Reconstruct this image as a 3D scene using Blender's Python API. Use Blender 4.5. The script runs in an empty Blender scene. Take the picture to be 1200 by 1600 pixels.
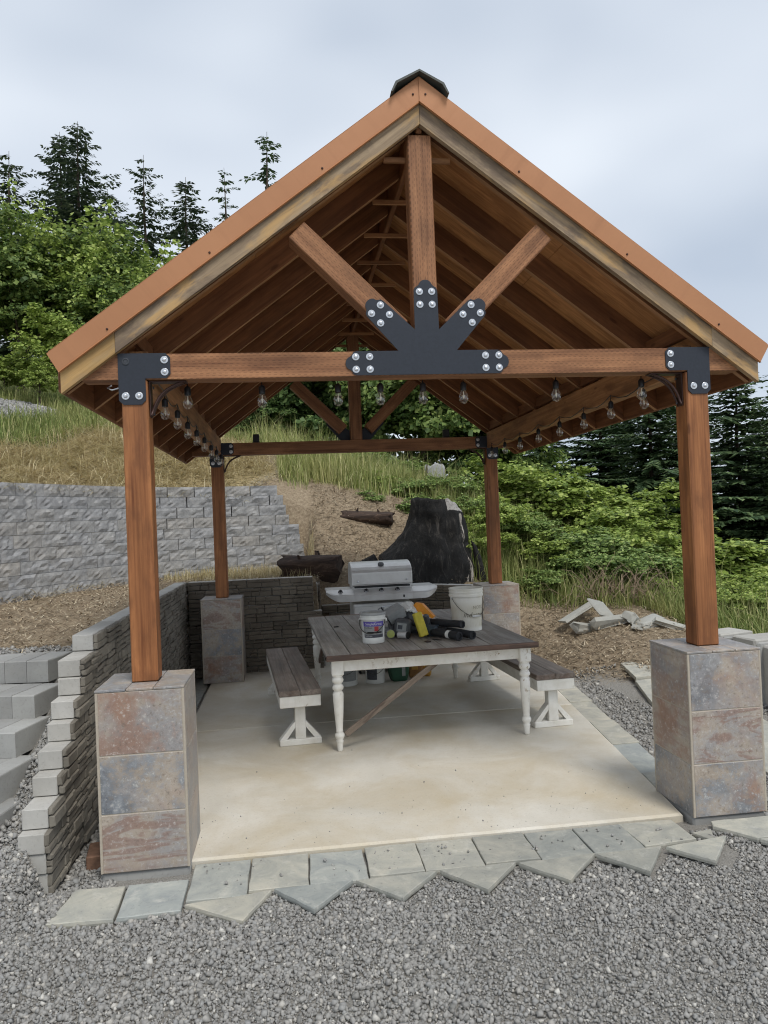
import bpy, math, random
import numpy as np
from mathutils import Vector, Matrix
random.seed(7)
rng = np.random.default_rng(11)
scene = bpy.context.scene
COL = scene.collection
PI = math.pi
R = math.radians

# ------------------------------------------------------------------ camera
cam_data = bpy.data.cameras.new('camera')
cam_data.sensor_fit = 'VERTICAL'
cam_data.sensor_height = 36.0
cam_data.lens = 1168.04 / 1600 * 36
cam_data.clip_end = 1500
camera = bpy.data.objects.new('camera', cam_data)
COL.objects.link(camera)
_r = Vector((0.99143766, -0.12434873, -0.03985928))
_u = Vector((0.0382987, -0.01491628, 0.999155))
_f = Vector((0.1248382, 0.99212645, 0.01002616))
_m = Matrix((_r, _u, -_f)).transposed().to_4x4()
_m.translation = Vector((-0.82628, -4.31628, 1.79654))
camera.matrix_world = _m
scene.camera = camera

# ------------------------------------------------------------------ sky, sun, exposure
SUN_EL, SUN_AZ = R(57), R(158)      # azimuth clockwise from +Y: behind the camera, to its right
world = bpy.data.worlds.new('World')
scene.world = world
world.use_nodes = True
_t = world.node_tree
_t.nodes.clear()
_out = _t.nodes.new('ShaderNodeOutputWorld')
_bg = _t.nodes.new('ShaderNodeBackground')
_bg.inputs['Strength'].default_value = 0.1
_sky = _t.nodes.new('ShaderNodeTexSky')
_sky.sky_type = 'NISHITA'
_sky.sun_disc = False
_sky.sun_elevation = SUN_EL
_sky.sun_rotation = SUN_AZ
_tc = _t.nodes.new('ShaderNodeTexCoord')
_mp = _t.nodes.new('ShaderNodeMapping')
_mp.inputs['Scale'].default_value = (1.0, 1.0, 2.1)
_mp.inputs['Location'].default_value = (0.35, 0.2, 0.55)
_n1 = _t.nodes.new('ShaderNodeTexNoise')
_n1.inputs['Scale'].default_value = 1.9
_n1.inputs['Detail'].default_value = 2.5
_n1.inputs['Roughness'].default_value = 0.5
_n1.inputs['Distortion'].default_value = 0.0
_cr = _t.nodes.new('ShaderNodeValToRGB')
_cr.color_ramp.elements[0].position = 0.33
_cr.color_ramp.elements[0].color = (0.47, 0.535, 0.63, 1)
_cr.color_ramp.elements[1].position = 0.68
_cr.color_ramp.elements[1].color = (0.79, 0.84, 0.90, 1)
_gain = _t.nodes.new('ShaderNodeVectorMath')
_gain.operation = 'SCALE'
_gain.inputs['Scale'].default_value = 8.1
_mx = _t.nodes.new('ShaderNodeMix')
_mx.data_type = 'RGBA'
_mx.inputs['Factor'].default_value = 0.9        # the cloud deck covers most of the blue
_l = _t.links.new
_l(_tc.outputs['Generated'], _mp.inputs['Vector'])
_l(_mp.outputs['Vector'], _n1.inputs['Vector'])
_l(_n1.outputs['Fac'], _cr.inputs['Fac'])
_l(_cr.outputs['Color'], _gain.inputs[0])
_l(_sky.outputs['Color'], _mx.inputs['A'])
_l(_gain.outputs['Vector'], _mx.inputs['B'])
_l(_mx.outputs['Result'], _bg.inputs['Color'])
_l(_bg.outputs['Background'], _out.inputs['Surface'])

sun_data = bpy.data.lights.new('sun', 'SUN')
sun_data.energy = 1.5
sun_data.angle = R(18)
sun_data.color = (1.0, 0.96, 0.9)
sun = bpy.data.objects.new('sun', sun_data)
COL.objects.link(sun)
_d = Vector((math.sin(SUN_AZ) * math.cos(SUN_EL), math.cos(SUN_AZ) * math.cos(SUN_EL), math.sin(SUN_EL)))
sun.rotation_euler = _d.to_track_quat('Z', 'Y').to_euler()

scene.view_settings.view_transform = 'Standard'
scene.view_settings.look = 'None'
scene.view_settings.exposure = 0.55
scene.view_settings.gamma = 1.0
scene.view_settings.use_curve_mapping = False
scene.render.engine = 'CYCLES'
scene.cycles.max_bounces = 4
scene.cycles.diffuse_bounces = 3
scene.cycles.glossy_bounces = 2
scene.cycles.use_adaptive_sampling = True
scene.cycles.adaptive_threshold = 0.02
scene.cycles.transparent_max_bounces = 4
scene.cycles.use_denoising = True
scene.cycles.filter_width = 1.1

# ------------------------------------------------------------------ helpers
def s2l(r, g, b):
    f = lambda v: (v / 255 / 12.92) if v / 255 <= 0.04045 else ((v / 255 + 0.055) / 1.055) ** 2.4
    return (f(r), f(g), f(b), 1.0)

class Tree:
    """Small wrapper that keeps node code short."""
    def __init__(self, name):
        self.mat = bpy.data.materials.new(name)
        self.mat.use_nodes = True
        self.t = self.mat.node_tree
        self.t.nodes.clear()
        self.out = self.t.nodes.new('ShaderNodeOutputMaterial')
        self.b = self.t.nodes.new('ShaderNodeBsdfPrincipled')
        self.t.links.new(self.b.outputs[0], self.out.inputs[0])
    def put(self, sock, v):
        if hasattr(v, 'is_output'):
            self.t.links.new(v, sock)
        else:
            sock.default_value = v
    def n(self, typ, props=None, **ins):
        nd = self.t.nodes.new('ShaderNode' + typ)
        for k, v in (props or {}).items():
            setattr(nd, k, v)
        for k, v in ins.items():
            key = int(k[1:]) if k[0] == 'i' and k[1:].isdigit() else k.replace('_', ' ')
            self.put(nd.inputs[key], v)
        return nd
    def set(self, **ins):
        for k, v in ins.items():
            self.put(self.b.inputs[k.replace('_', ' ')], v)
    def obj(self):
        """object coordinates in metres, shifted by a random amount for each object"""
        tc = self.n('TexCoord')
        oi = self.n('ObjectInfo')
        sh = self.n('Math', {'operation': 'MULTIPLY'}, i0=oi.outputs['Random'], i1=37.0)
        cb = self.n('CombineXYZ', X=sh.outputs[0], Y=sh.outputs[0], Z=sh.outputs[0])
        return self.n('VectorMath', {'operation': 'ADD'}, i0=tc.outputs['Object'], i1=cb.outputs[0]).outputs[0]
    def scale(self, vec, s):
        return self.n('Mapping', Vector=vec, Scale=s).outputs[0]
    def noise(self, vec, scale, detail=4, rough=0.55, dist=0.0):
        return self.n('TexNoise', Vector=vec, Scale=scale, Detail=min(detail + 1.0, 6.0), Roughness=rough, Distortion=dist).outputs['Fac']
    def ramp(self, fac, stops, interp='LINEAR'):
        nd = self.n('ValToRGB', Fac=fac)
        cr = nd.color_ramp
        cr.interpolation = interp
        while len(cr.elements) < len(stops):
            cr.elements.new(0.5)
        for e, (p, c) in zip(cr.elements, stops):
            e.position = p
            e.color = c if len(c) == 4 else (*c, 1)
        return nd.outputs['Color']
    def rampf(self, fac, a, b):
        nd = self.n('MapRange', i0=fac, i1=a, i2=b)
        nd.clamp = True
        return nd.outputs[0]
    def mix(self, fac, a, b, mode='MIX'):
        nd = self.n('Mix', {'data_type': 'RGBA', 'blend_type': mode})
        self.put(nd.inputs['Factor'], fac)
        self.put(nd.inputs['A'], a)
        self.put(nd.inputs['B'], b)
        return nd.outputs['Result']
    def math(self, op, a, b=0.0):
        return self.n('Math', {'operation': op}, i0=a, i1=b).outputs[0]
    def bump(self, h, strength=0.3, dist=0.01):
        nd = self.n('Bump', Height=h, Strength=strength, Distance=dist)
        self.set(Normal=nd.outputs[0])

def link(o, parent=None):
    COL.objects.link(o)
    if parent is not None:
        o.parent = parent
    return o

def mesh_obj(name, verts, faces, mat, parent=None, smooth=False, loc=None, mats=None, fmat=None):
    me = bpy.data.meshes.new(name)
    me.from_pydata([tuple(v) for v in verts], [], [tuple(f) for f in faces])
    for m in (mats or [mat]):
        me.materials.append(m)
    if fmat is not None:
        me.polygons.foreach_set('material_index', fmat)
    if smooth:
        me.polygons.foreach_set('use_smooth', [True] * len(me.polygons))
    me.update()
    o = bpy.data.objects.new(name, me)
    if loc is not None:
        o.location = loc
    return link(o, parent)

def fast_mesh(name, V, Ftri=None, Fquad=None, mat=None, parent=None, smooth=False, kind=None, loc=None):
    """numpy arrays straight into a mesh: V (n,3), triangles (m,3) and/or quads (k,4)"""
    me = bpy.data.meshes.new(name)
    V = np.ascontiguousarray(V, dtype=np.float32)
    loops, starts, tot = [], [], 0
    if Fquad is not None and len(Fquad):
        q = np.ascontiguousarray(Fquad, dtype=np.int32)
        loops.append(q.ravel()); starts.append(np.arange(len(q)) * 4); tot = len(q) * 4
    if Ftri is not None and len(Ftri):
        q = np.ascontiguousarray(Ftri, dtype=np.int32)
        loops.append(q.ravel()); starts.append(tot + np.arange(len(q)) * 3)
    loops = np.concatenate(loops); starts = np.concatenate(starts)
    me.vertices.add(len(V)); me.vertices.foreach_set('co', V.ravel())
    me.loops.add(len(loops)); me.loops.foreach_set('vertex_index', loops.astype(np.int32))
    me.polygons.add(len(starts)); me.polygons.foreach_set('loop_start', starts.astype(np.int32))
    if smooth:
        me.polygons.foreach_set('use_smooth', np.ones(len(starts), dtype=bool))
    me.update(calc_edges=True)
    if mat:
        me.materials.append(mat)
    o = bpy.data.objects.new(name, me)
    if loc is not None:
        o.location = loc
    if kind:
        o['kind'] = kind
    return link(o, parent)

def empty(name, loc=(0, 0, 0), rotz=0.0):
    o = bpy.data.objects.new(name, None)
    o.empty_display_size = 0.2
    o.location = loc
    o.rotation_euler = (0, 0, rotz)
    return link(o)

def tag(o, label, cat, group=None):
    o['label'] = label
    o['category'] = cat
    if group:
        o['group'] = group
    return o

def struct(o):
    o['kind'] = 'structure'
    return o

def add_mesh(name, me, parent, loc=(0, 0, 0), rot=(0, 0, 0), scale=None):
    o = bpy.data.objects.new(name, me)
    o.location = loc
    o.rotation_euler = rot
    if scale is not None:
        o.scale = scale
    return link(o, parent)

def cbox(sx, sy, sz, c=0.004, jit=0.0, seed=None):
    """chamfered box centred on the origin: verts, faces"""
    hx, hy, hz = sx / 2, sy / 2, sz / 2
    c = min(c, hx * .8, hy * .8, hz * .8)
    V = []
    idx = {}
    for a in (-1, 1):
        for b in (-1, 1):
            for d in (-1, 1):
                for k in range(3):
                    p = [a * hx, b * hy, d * hz]
                    for j in range(3):
                        if j != k:
                            p[j] -= (a, b, d)[j] * c
                    idx[(a, b, d, k)] = len(V)
                    V.append(p)
    F = []
    for k in range(3):
        o1, o2 = [(1, 2), (0, 2), (0, 1)][k]
        for s in (-1, 1):
            q = []
            for (u, v) in ((-1, -1), (1, -1), (1, 1), (-1, 1)):
                t = [0, 0, 0]
                t[k] = s; t[o1] = u; t[o2] = v
                q.append(idx[(t[0], t[1], t[2], k)])
            F.append(q)
    for k in range(3):          # edges along axis k
        o1, o2 = [(1, 2), (0, 2), (0, 1)][k]
        for u in (-1, 1):
            for v in (-1, 1):
                def g(s, kk):
                    t = [0, 0, 0]
                    t[k] = s; t[o1] = u; t[o2] = v
                    return idx[(t[0], t[1], t[2], kk)]
                F.append([g(-1, o1), g(1, o1), g(1, o2), g(-1, o2)])
    for a in (-1, 1):
        for b in (-1, 1):
            for d in (-1, 1):
                F.append([idx[(a, b, d, k)] for k in range(3)])
    if jit:
        rr = random.Random(seed)
        V = [[x + rr.uniform(-jit, jit) for x in p] for p in V]
    # make every face point outwards (the box is convex around the origin)
    G = []
    for f in F:
        p = [Vector(V[i]) for i in f]
        nrm = (p[1] - p[0]).cross(p[2] - p[0])
        cen = sum(p, Vector()) / len(p)
        G.append(f if nrm.dot(cen) >= 0 else f[::-1])
    return V, G

def box(name, size, loc, mat, parent=None, rot=(0, 0, 0), c=0.004, jit=0.0):
    V, F = cbox(*size, c, jit)
    o = mesh_obj(name, V, F, mat, parent, loc=loc)
    o.rotation_euler = rot
    return o

def beam(name, p0, p1, w, h, mat, parent=None, up=(0, 0, 1), c=0.006):
    """box whose local X runs from p0 to p1; h is measured along 'up', w across"""
    p0, p1 = Vector(p0), Vector(p1)
    x = (p1 - p0).normalized()
    y = Vector(up).cross(x).normalized()
    z = x.cross(y)
    V, F = cbox((p1 - p0).length, w, h, c)
    o = mesh_obj(name, V, F, mat, parent)
    m = Matrix((x, y, z)).transposed().to_4x4()
    m.translation = (p0 + p1) / 2
    o.matrix_basis = m
    return o

def prism_data(pts, t):
    """polygon (u, v) extruded by thickness t along local Y; centred in Y"""
    n = len(pts)
    V = [(u, -t / 2, v) for u, v in pts] + [(u, t / 2, v) for u, v in pts]
    area = sum(pts[i][0] * pts[(i + 1) % n][1] - pts[(i + 1) % n][0] * pts[i][1] for i in range(n))
    fr = list(range(n)); bk = list(range(n, 2 * n))
    if area > 0:
        F = [fr, bk[::-1]] + [[(i + 1) % n, i, n + i, n + (i + 1) % n] for i in range(n)]
    else:
        F = [fr[::-1], bk] + [[i, (i + 1) % n, n + (i + 1) % n, n + i] for i in range(n)]
    return V, F

def prism(name, pts, t, mat, parent=None, loc=(0, 0, 0), rot=(0, 0, 0)):
    V, F = prism_data(pts, t)
    o = mesh_obj(name, V, F, mat, parent, loc=loc)
    o.rotation_euler = rot
    return o

def lathe_data(profile, seg=24, cap=True):
    V, F = [], []
    for (r, z) in profile:
        for k in range(seg):
            a = 2 * PI * k / seg
            V.append((r * math.cos(a), r * math.sin(a), z))
    for i in range(len(profile) - 1):
        for k in range(seg):
            k2 = (k + 1) % seg
            F.append((i * seg + k, i * seg + k2, (i + 1) * seg + k2, (i + 1) * seg + k))
    if cap:
        F.append(tuple(range(seg))[::-1])
        F.append(tuple((len(profile) - 1) * seg + k for k in range(seg)))
    return V, F

def lathe(name, profile, mat, parent=None, loc=(0, 0, 0), rot=(0, 0, 0), seg=24, cap=True, smooth=True):
    V, F = lathe_data(profile, seg, cap)
    o = mesh_obj(name, V, F, mat, parent, smooth=False, loc=loc)
    if smooth:
        n = len(o.data.polygons) - (2 if cap else 0)
        o.data.polygons.foreach_set('use_smooth', [i < n for i in range(len(o.data.polygons))])
        o.data.set_sharp_from_angle(angle=R(40)) if hasattr(o.data, 'set_sharp_from_angle') else None
    o.rotation_euler = rot
    return o

def tube_data(pts, rad, seg=8):
    pts = [Vector(p) for p in pts]
    V, F = [], []
    ref = Vector((0, 0, 1))
    for i, p in enumerate(pts):
        d = (pts[min(i + 1, len(pts) - 1)] - pts[max(i - 1, 0)]).normalized()
        a = d.cross(ref)
        if a.length < 1e-3:
            a = d.cross(Vector((1, 0, 0)))
        a.normalize(); b = d.cross(a)
        r = rad[i] if isinstance(rad, (list, tuple)) else rad
        for k in range(seg):
            t = 2 * PI * k / seg
            V.append(p + a * r * math.cos(t) + b * r * math.sin(t))
    for i in range(len(pts) - 1):
        for k in range(seg):
            k2 = (k + 1) % seg
            F.append((i * seg + k, i * seg + k2, (i + 1) * seg + k2, (i + 1) * seg + k))
    F.append(tuple(range(seg))); F.append(tuple((len(pts) - 1) * seg + k for k in range(seg))[::-1])
    return V, F

def tube(name, pts, rad, mat, parent=None, seg=8):
    V, F = tube_data(pts, rad, seg)
    return mesh_obj(name, V, F, mat, parent, smooth=True)

def text_mesh(body, size, shear=0.0):
    cu = bpy.data.curves.new('lettering', 'FONT')
    cu.body = body
    cu.size = size
    cu.align_x = 'CENTER'
    cu.align_y = 'CENTER'
    cu.shear = shear
    cu.resolution_u = 3
    ob = bpy.data.objects.new('lettering', cu)
    COL.objects.link(ob)
    dg = bpy.context.evaluated_depsgraph_get()
    me = bpy.data.meshes.new_from_object(ob.evaluated_get(dg))
    V = [tuple(v.co) for v in me.vertices]
    F = [tuple(p.vertices) for p in me.polygons]
    bpy.data.objects.remove(ob)
    bpy.data.curves.remove(cu)
    bpy.data.meshes.remove(me)
    return V, F

def wrap_text(name, body, size, radius, ang, z, mat, parent, shear=0.0, taper=0.0):
    """lettering laid round a cylinder standing on the parent's origin; ang = direction of the middle"""
    V, F = text_mesh(body, size, shear)
    W = []
    for x, y, _ in V:
        r = radius + taper * (y)
        a = ang + x / r
        W.append((r * math.cos(a), r * math.sin(a), z + y))
    return mesh_obj(name, W, F, mat, parent)

def noise3(P, scale=1.0, seed=0, octaves=3):
    """cheap smooth pseudo noise on (n,3) arrays, about -1..1"""
    rr = np.random.default_rng(seed)
    out = np.zeros(len(P)); amp = 1.0; tot = 0
    f = scale
    for o in range(octaves):
        for k in range(4):
            d = rr.normal(size=3); d /= np.linalg.norm(d)
            ph = rr.uniform(0, 6.28)
            out += amp * np.sin(P @ (d * f * 2.2) + ph) / 2.2
        tot += amp
        amp *= 0.55; f *= 1.95
    return out / tot
# ------------------------------------------------------------------ materials
def wood(name, dark, light, rough=0.6, incised=False, knots=True, blotch=None, blotch_amt=0.5, spec=0.3, pale=None):
    m = Tree(name)
    v = m.obj()
    g1 = m.noise(m.scale(v, (1.1, 26, 26)), 1.0, 6, 0.6, 0.6)
    g2 = m.noise(m.scale(v, (2.2, 90, 90)), 1.0, 3, 0.5)
    g = m.math('ADD', m.math('MULTIPLY', g1, 0.7), m.math('MULTIPLY', g2, 0.3))
    colr = m.ramp(g, [(0.3, dark), (0.66, light)])
    big = m.noise(m.scale(v, (1.3, 4, 4)), 1.3, 4, 0.6)
    colr = m.mix(m.rampf(big, 0.35, 0.7), m.mix(0.32, colr, (0, 0, 0, 1)), colr)
    if blotch:
        b2 = m.noise(m.scale(v, (2.0, 7, 7)), 1.6, 5, 0.62, 0.3)
        colr = m.mix(m.math('MULTIPLY', m.rampf(b2, 0.46, 0.62), blotch_amt), colr, blotch)
    if pale:
        b3 = m.noise(m.scale(v, (1.1, 5, 5)), 2.3, 5, 0.6, 0.5)
        colr = m.mix(m.math('MULTIPLY', m.rampf(b3, 0.5, 0.64), 0.75), colr, pale)
    if knots:
        vo = m.n('TexVoronoi', {'feature': 'F1'}, Vector=m.scale(v, (1.0, 3.2, 3.2)), Scale=2.3)
        k = m.rampf(vo.outputs['Distance'], 0.10, 0.055)
        colr = m.mix(m.math('MULTIPLY', k, 0.6), colr, tuple(c * 0.4 for c in dark[:3]) + (1,))
    hgt = g
    if incised:
        tc = m.n('TexCoord')
        sp = m.n('SeparateXYZ', Vector=tc.outputs['Object'])
        vv = m.math('ADD', sp.outputs['Z'], m.math('MULTIPLY', sp.outputs['Y'], 1.0))
        row = m.math('MULTIPLY', vv, 1 / 0.0135)
        fl = m.math('FLOOR', row)
        fr = m.math('FRACT', row)
        ux = m.math('FRACT', m.math('ADD', m.math('MULTIPLY', sp.outputs['X'], 1 / 0.034), m.math('MULTIPLY', m.math('SINE', m.math('MULTIPLY', fl, 12.9)), 7.7)))
        d = m.math('MULTIPLY', m.math('LESS_THAN', ux, 0.5), m.math('LESS_THAN', fr, 0.2))
        colr = m.mix(m.math('MULTIPLY', d, 0.45), colr, (0.012, 0.005, 0.003, 1))
        hgt = m.math('SUBTRACT', g, d)
    m.set(Base_Color=colr, Roughness=m.rampf(g, 0.2, 1.6) if rough is None else rough)
    m.b.inputs['Specular IOR Level'].default_value = spec
    m.bump(hgt, 0.35, 0.004)
    return m.mat

M_POST = wood('stained_post_wood', s2l(116, 68, 40), s2l(188, 127, 80), 0.55, blotch=s2l(104, 66, 42), blotch_amt=0.55)
M_TRUSS = wood('stained_truss_wood', s2l(120, 78, 52), s2l(186, 134, 94), 0.6, incised=True, knots=False, blotch=s2l(74, 46, 32), blotch_amt=0.35)
M_RAFTER = wood('stained_rafter_wood', s2l(104, 64, 40), s2l(156, 106, 68), 0.65, blotch=s2l(88, 54, 34), blotch_amt=0.4)
M_RAFTER_LIT = wood('lit_rafter_edge', s2l(144, 102, 68), s2l(200, 154, 110), 0.65, knots=False)  # rafter stain lightened, light from below put into the colour
M_PLY = wood('sheathing_plywood', s2l(156, 104, 62), s2l(214, 158, 104), 0.7, blotch=s2l(120, 76, 46), blotch_amt=0.5)
M_SIDE = wood('side_beam_wood', s2l(136, 92, 58), s2l(196, 144, 98), 0.62, blotch=s2l(92, 58, 38), blotch_amt=0.5)
M_FASCIA = wood('weathered_fascia_wood', s2l(126, 106, 84), s2l(188, 165, 134), 0.7, blotch=s2l(96, 82, 72), blotch_amt=0.65, pale=s2l(194, 156, 102))
M_FASCIA2 = wood('yellow_fascia_wood', s2l(164, 130, 82), s2l(214, 176, 118), 0.7, blotch=s2l(150, 132, 108), blotch_amt=0.5)
M_TABLE = wood('table_plank_wood', s2l(112, 108, 103), s2l(178, 172, 164), 0.55, knots=False, blotch=s2l(112, 98, 88), blotch_amt=0.4)
M_TABLE_EDGE = wood('table_edge_wood', s2l(76, 60, 52), s2l(136, 110, 96), 0.55, blotch=s2l(66, 58, 54), blotch_amt=0.6)
M_BRACE = wood('old_brace_wood', s2l(104, 92, 82), s2l(160, 144, 128), 0.7, blotch=s2l(60, 48, 42), blotch_amt=0.7)
M_PINK = wood('offcut_wood', s2l(120, 80, 60), s2l(176, 132, 104), 0.7)

def painted_white():
    m = Tree('peeling_white_paint')
    v = m.obj()
    w = m.noise(v, 9, 5, 0.6)
    base = m.ramp(w, [(0.3, s2l(220, 216, 205)), (0.7, s2l(240, 238, 231))])
    p = m.noise(m.scale(v, (1, 1, 0.6)), 26, 6, 0.7, 0.5)
    pz = m.noise(v, 3.1, 2, 0.5)
    k = m.math('MULTIPLY', m.rampf(p, 0.57, 0.63), m.rampf(pz, 0.52, 0.66))
    colr = m.mix(m.math('MULTIPLY', k, 0.85), base, s2l(140, 112, 66))
    g = m.noise(m.scale(v, (1, 1, .25)), 14, 4, 0.6)
    colr = m.mix(m.math('MULTIPLY', m.rampf(g, 0.58, 0.8), 0.3), colr, s2l(170, 158, 134))
    m.set(Base_Color=colr, Roughness=0.5)
    m.bump(m.math('SUBTRACT', 0.0, k), 0.3, 0.002)
    return m.mat
M_WHITE = painted_white()

def copper():
    m = Tree('copper_brown_painted_metal')
    v = m.obj()
    n = m.noise(v, 1.6, 4, 0.5)
    c = m.ramp(n, [(0.3, s2l(168, 116, 78)), (0.7, s2l(180, 127, 87))])
    f = m.noise(m.scale(v, (1, 1, 6)), 40, 3, 0.6)
    c = m.mix(m.math('MULTIPLY', m.rampf(f, 0.6, 0.8), 0.12), c, s2l(140, 92, 66))
    st = m.noise(m.scale(v, (14, 1, 1.2)), 1.0, 4, 0.6)
    c = m.mix(m.math('MULTIPLY', m.rampf(st, 0.52, 0.75), 0.22), c, s2l(138, 98, 72))
    m.set(Base_Color=c, Roughness=m.rampf(st, -0.3, 1.3))
    m.b.inputs['Metallic'].default_value = 0.15
    m.bump(m.noise(v, 2.4, 2, 0.4), 0.25, 0.03)
    return m.mat
M_COPPER = copper()

def plain(name, colr, rough=0.5, metal=0.0, var=0.12, scale=20, spec=None, bump=0.0):
    m = Tree(name)
    v = m.obj()
    n = m.noise(v, scale, 5, 0.6)
    lo = tuple(c * (1 - var) for c in colr[:3]) + (1,)
    hi = tuple(min(1, c * (1 + var)) for c in colr[:3]) + (1,)
    m.set(Base_Color=m.ramp(n, [(0.3, lo), (0.7, hi)]), Roughness=m.rampf(n, -0.2, 1.2) if rough is None else rough)
    m.b.inputs['Metallic'].default_value = metal
    if spec is not None:
        m.b.inputs['Specular IOR Level'].default_value = spec
    if bump:
        m.bump(n, bump, 0.005)
    return m.mat
M_PLATE = plain('black_powder_coat', s2l(40, 45, 54), 0.5, 0.0, 0.12, 60, 0.4, 0.06)
M_ZINC = plain('zinc_bolt', s2l(205, 207, 210), 0.3, 0.85, 0.1, 90)
M_DARKZINC = plain('dark_bolt_head', s2l(70, 72, 76), 0.4, 0.6, 0.2, 90)
M_BRACKET = plain('brown_steel_bracket', s2l(66, 44, 38), 0.45, 0.3, 0.2, 40)
M_CAP = plain('dark_green_ridge_metal', s2l(72, 76, 72), 0.5, 0.1, 0.15, 15)
M_ROOF = plain('brown_roof_metal', s2l(120, 84, 60), 0.45, 0.1, 0.1, 4)
M_BLACK = plain('black_plastic', s2l(26, 27, 29), 0.45, 0, 0.25, 40)
M_RUBBER = plain('matte_black_rubber', s2l(38, 39, 42), 0.75, 0, 0.25, 30)
M_GREYPL = plain('grey_plastic', s2l(150, 152, 150), 0.5, 0, 0.12, 30)
M_DGREYPL = plain('charcoal_plastic', s2l(84, 86, 88), 0.5, 0, 0.2, 30)
M_WHITEPL = plain('white_plastic', s2l(222, 222, 216), 0.42, 0, 0.06, 12)
M_YELLOW = plain('yellow_foam', s2l(196, 180, 62), 0.7, 0, 0.14, 30, bump=0.2)
M_ORANGE = plain('orange_plastic', s2l(232, 150, 40), 0.45, 0, 0.1, 20)
M_LIME = plain('lime_lens', s2l(170, 178, 96), 0.3, 0, 0.1, 20)
M_RED = plain('red_print', s2l(170, 60, 60), 0.6, 0, 0.1, 20)
M_PURPLE = plain('purple_print', s2l(92, 80, 160), 0.5, 0, 0.12, 20)
M_PRINTGREY = plain('grey_print', s2l(74, 76, 82), 0.6, 0, 0.25, 30)
M_FADED = plain('faded_print', s2l(128, 122, 104), 0.6, 0, 0.15, 60)
M_PALEPRINT = plain('pale_print', s2l(168, 160, 140), 0.6, 0, 0.15, 60)
M_GREENBAG = plain('green_paper_bag', s2l(44, 84, 62), 0.6, 0, 0.25, 14, bump=0.3)
M_BROWNBAG = plain('brown_paper_bag', s2l(150, 108, 62), 0.7, 0, 0.2, 14, bump=0.3)
M_OCHRE = plain('ochre_print', s2l(196, 150, 70), 0.7, 0, 0.15, 18)
M_STEELDARK = plain('wire_steel', s2l(70, 68, 62), 0.4, 0.7, 0.15, 60)
M_REDBLOCK = plain('red_brown_brick', s2l(116, 88, 70), 0.85, 0, 0.3, 30, bump=0.5)

def brushed():
    m = Tree('brushed_stainless')
    v = m.obj()
    g = m.noise(m.scale(v, (2, 120, 120)), 1.0, 4, 0.6)
    n = m.noise(v, 3, 5, 0.65)
    c = m.ramp(n, [(0.3, s2l(200, 199, 195)), (0.7, s2l(230, 230, 228))])
    m.set(Base_Color=c, Roughness=m.rampf(g, -0.4, 1.7))
    m.b.inputs['Metallic'].default_value = 0.4
    return m.mat
M_STEEL = brushed()

def dirty_bucket():
    m = Tree('grimy_white_bucket')
    v = m.obj()
    tc = m.n('TexCoord')
    z = m.n('SeparateXYZ', Vector=tc.outputs['Object']).outputs['Z']
    n = m.noise(m.scale(v, (1, 1, 0.35)), 11, 6, 0.65, 0.4)
    base = m.ramp(n, [(0.3, s2l(226, 221, 206)), (0.7, s2l(240, 237, 228))])
    band = m.math('MULTIPLY', m.rampf(z, 0.27, 0.2), m.rampf(z, 0.02, 0.05))
    k = m.math('MULTIPLY', band, m.rampf(n, 0.3, 0.62))
    m.set(Base_Color=m.mix(m.math('MULTIPLY', k, 0.8), base, s2l(190, 180, 148)), Roughness=0.45)
    return m.mat
M_BUCKET = dirty_bucket()

def tiles():
    m = Tree('slate_look_tile')
    v = m.obj()
    oc = m.n('SeparateColor', Color=m.n('ObjectInfo').outputs['Color'])     # each tile's own share of swirl, rust and blue
    fine = m.noise(v, 42, 3, 0.8)
    mid = m.noise(v, 13, 3, 0.7, 0.4)
    wob = m.math('MULTIPLY', m.math('SUBTRACT', m.math('ADD', m.math('MULTIPLY', fine, 0.45), m.math('MULTIPLY', mid, 0.55)), 0.5), 0.85)
    def cloud(scale, dist, lo, hi, sc=(1, 1, 1)):
        return m.rampf(m.math('ADD', m.noise(m.scale(v, sc), scale, 3, 0.6, dist), wob), lo, hi)
    base = m.ramp(mid, [(0.35, s2l(164, 152, 138)), (0.65, s2l(186, 174, 160))])
    base = m.mix(m.math('MULTIPLY', cloud(2.6, 0.5, 0.44, 0.58), 0.8), base, s2l(148, 146, 146))
    sw = m.n('TexNoise', {'noise_dimensions': '3D'}, Vector=m.scale(v, (1.1, 1.1, 5.0)), Scale=1.6, Detail=3.0, Roughness=0.55, Distortion=2.4).outputs['Fac']
    base = m.mix(m.math('MULTIPLY', m.rampf(m.math('ADD', sw, m.math('MULTIPLY', wob, 0.4)), 0.5, 0.57), m.math('MULTIPLY', oc.outputs['Red'], 0.75)), base, s2l(140, 114, 102))
    base = m.mix(m.math('MULTIPLY', cloud(3.0, 0.5, 0.50, 0.64), oc.outputs['Green']), base, s2l(150, 116, 96))
    base = m.mix(m.math('MULTIPLY', cloud(2.3, 0.3, 0.46, 0.60, (1.2, 1.2, 1.3)), oc.outputs['Blue']), base, m.ramp(mid, [(0.35, s2l(96, 101, 108)), (0.65, s2l(144, 147, 150))]))
    base = m.mix(m.math('MULTIPLY', m.rampf(fine, 0.46, 0.3), 0.7), base, s2l(96, 86, 80))
    base = m.mix(m.math('MULTIPLY', m.rampf(fine, 0.54, 0.7), 0.65), base, s2l(212, 208, 200))
    m.set(Base_Color=base, Roughness=m.rampf(fine, -0.3, 1.5))
    m.bump(m.math('ADD', mid, m.math('MULTIPLY', fine, 0.4)), 0.15, 0.01)
    return m.mat
M_TILE = tiles()
M_GROUT = plain('pale_grout', s2l(176, 166, 150), 0.85, 0, 0.08, 60)

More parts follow.
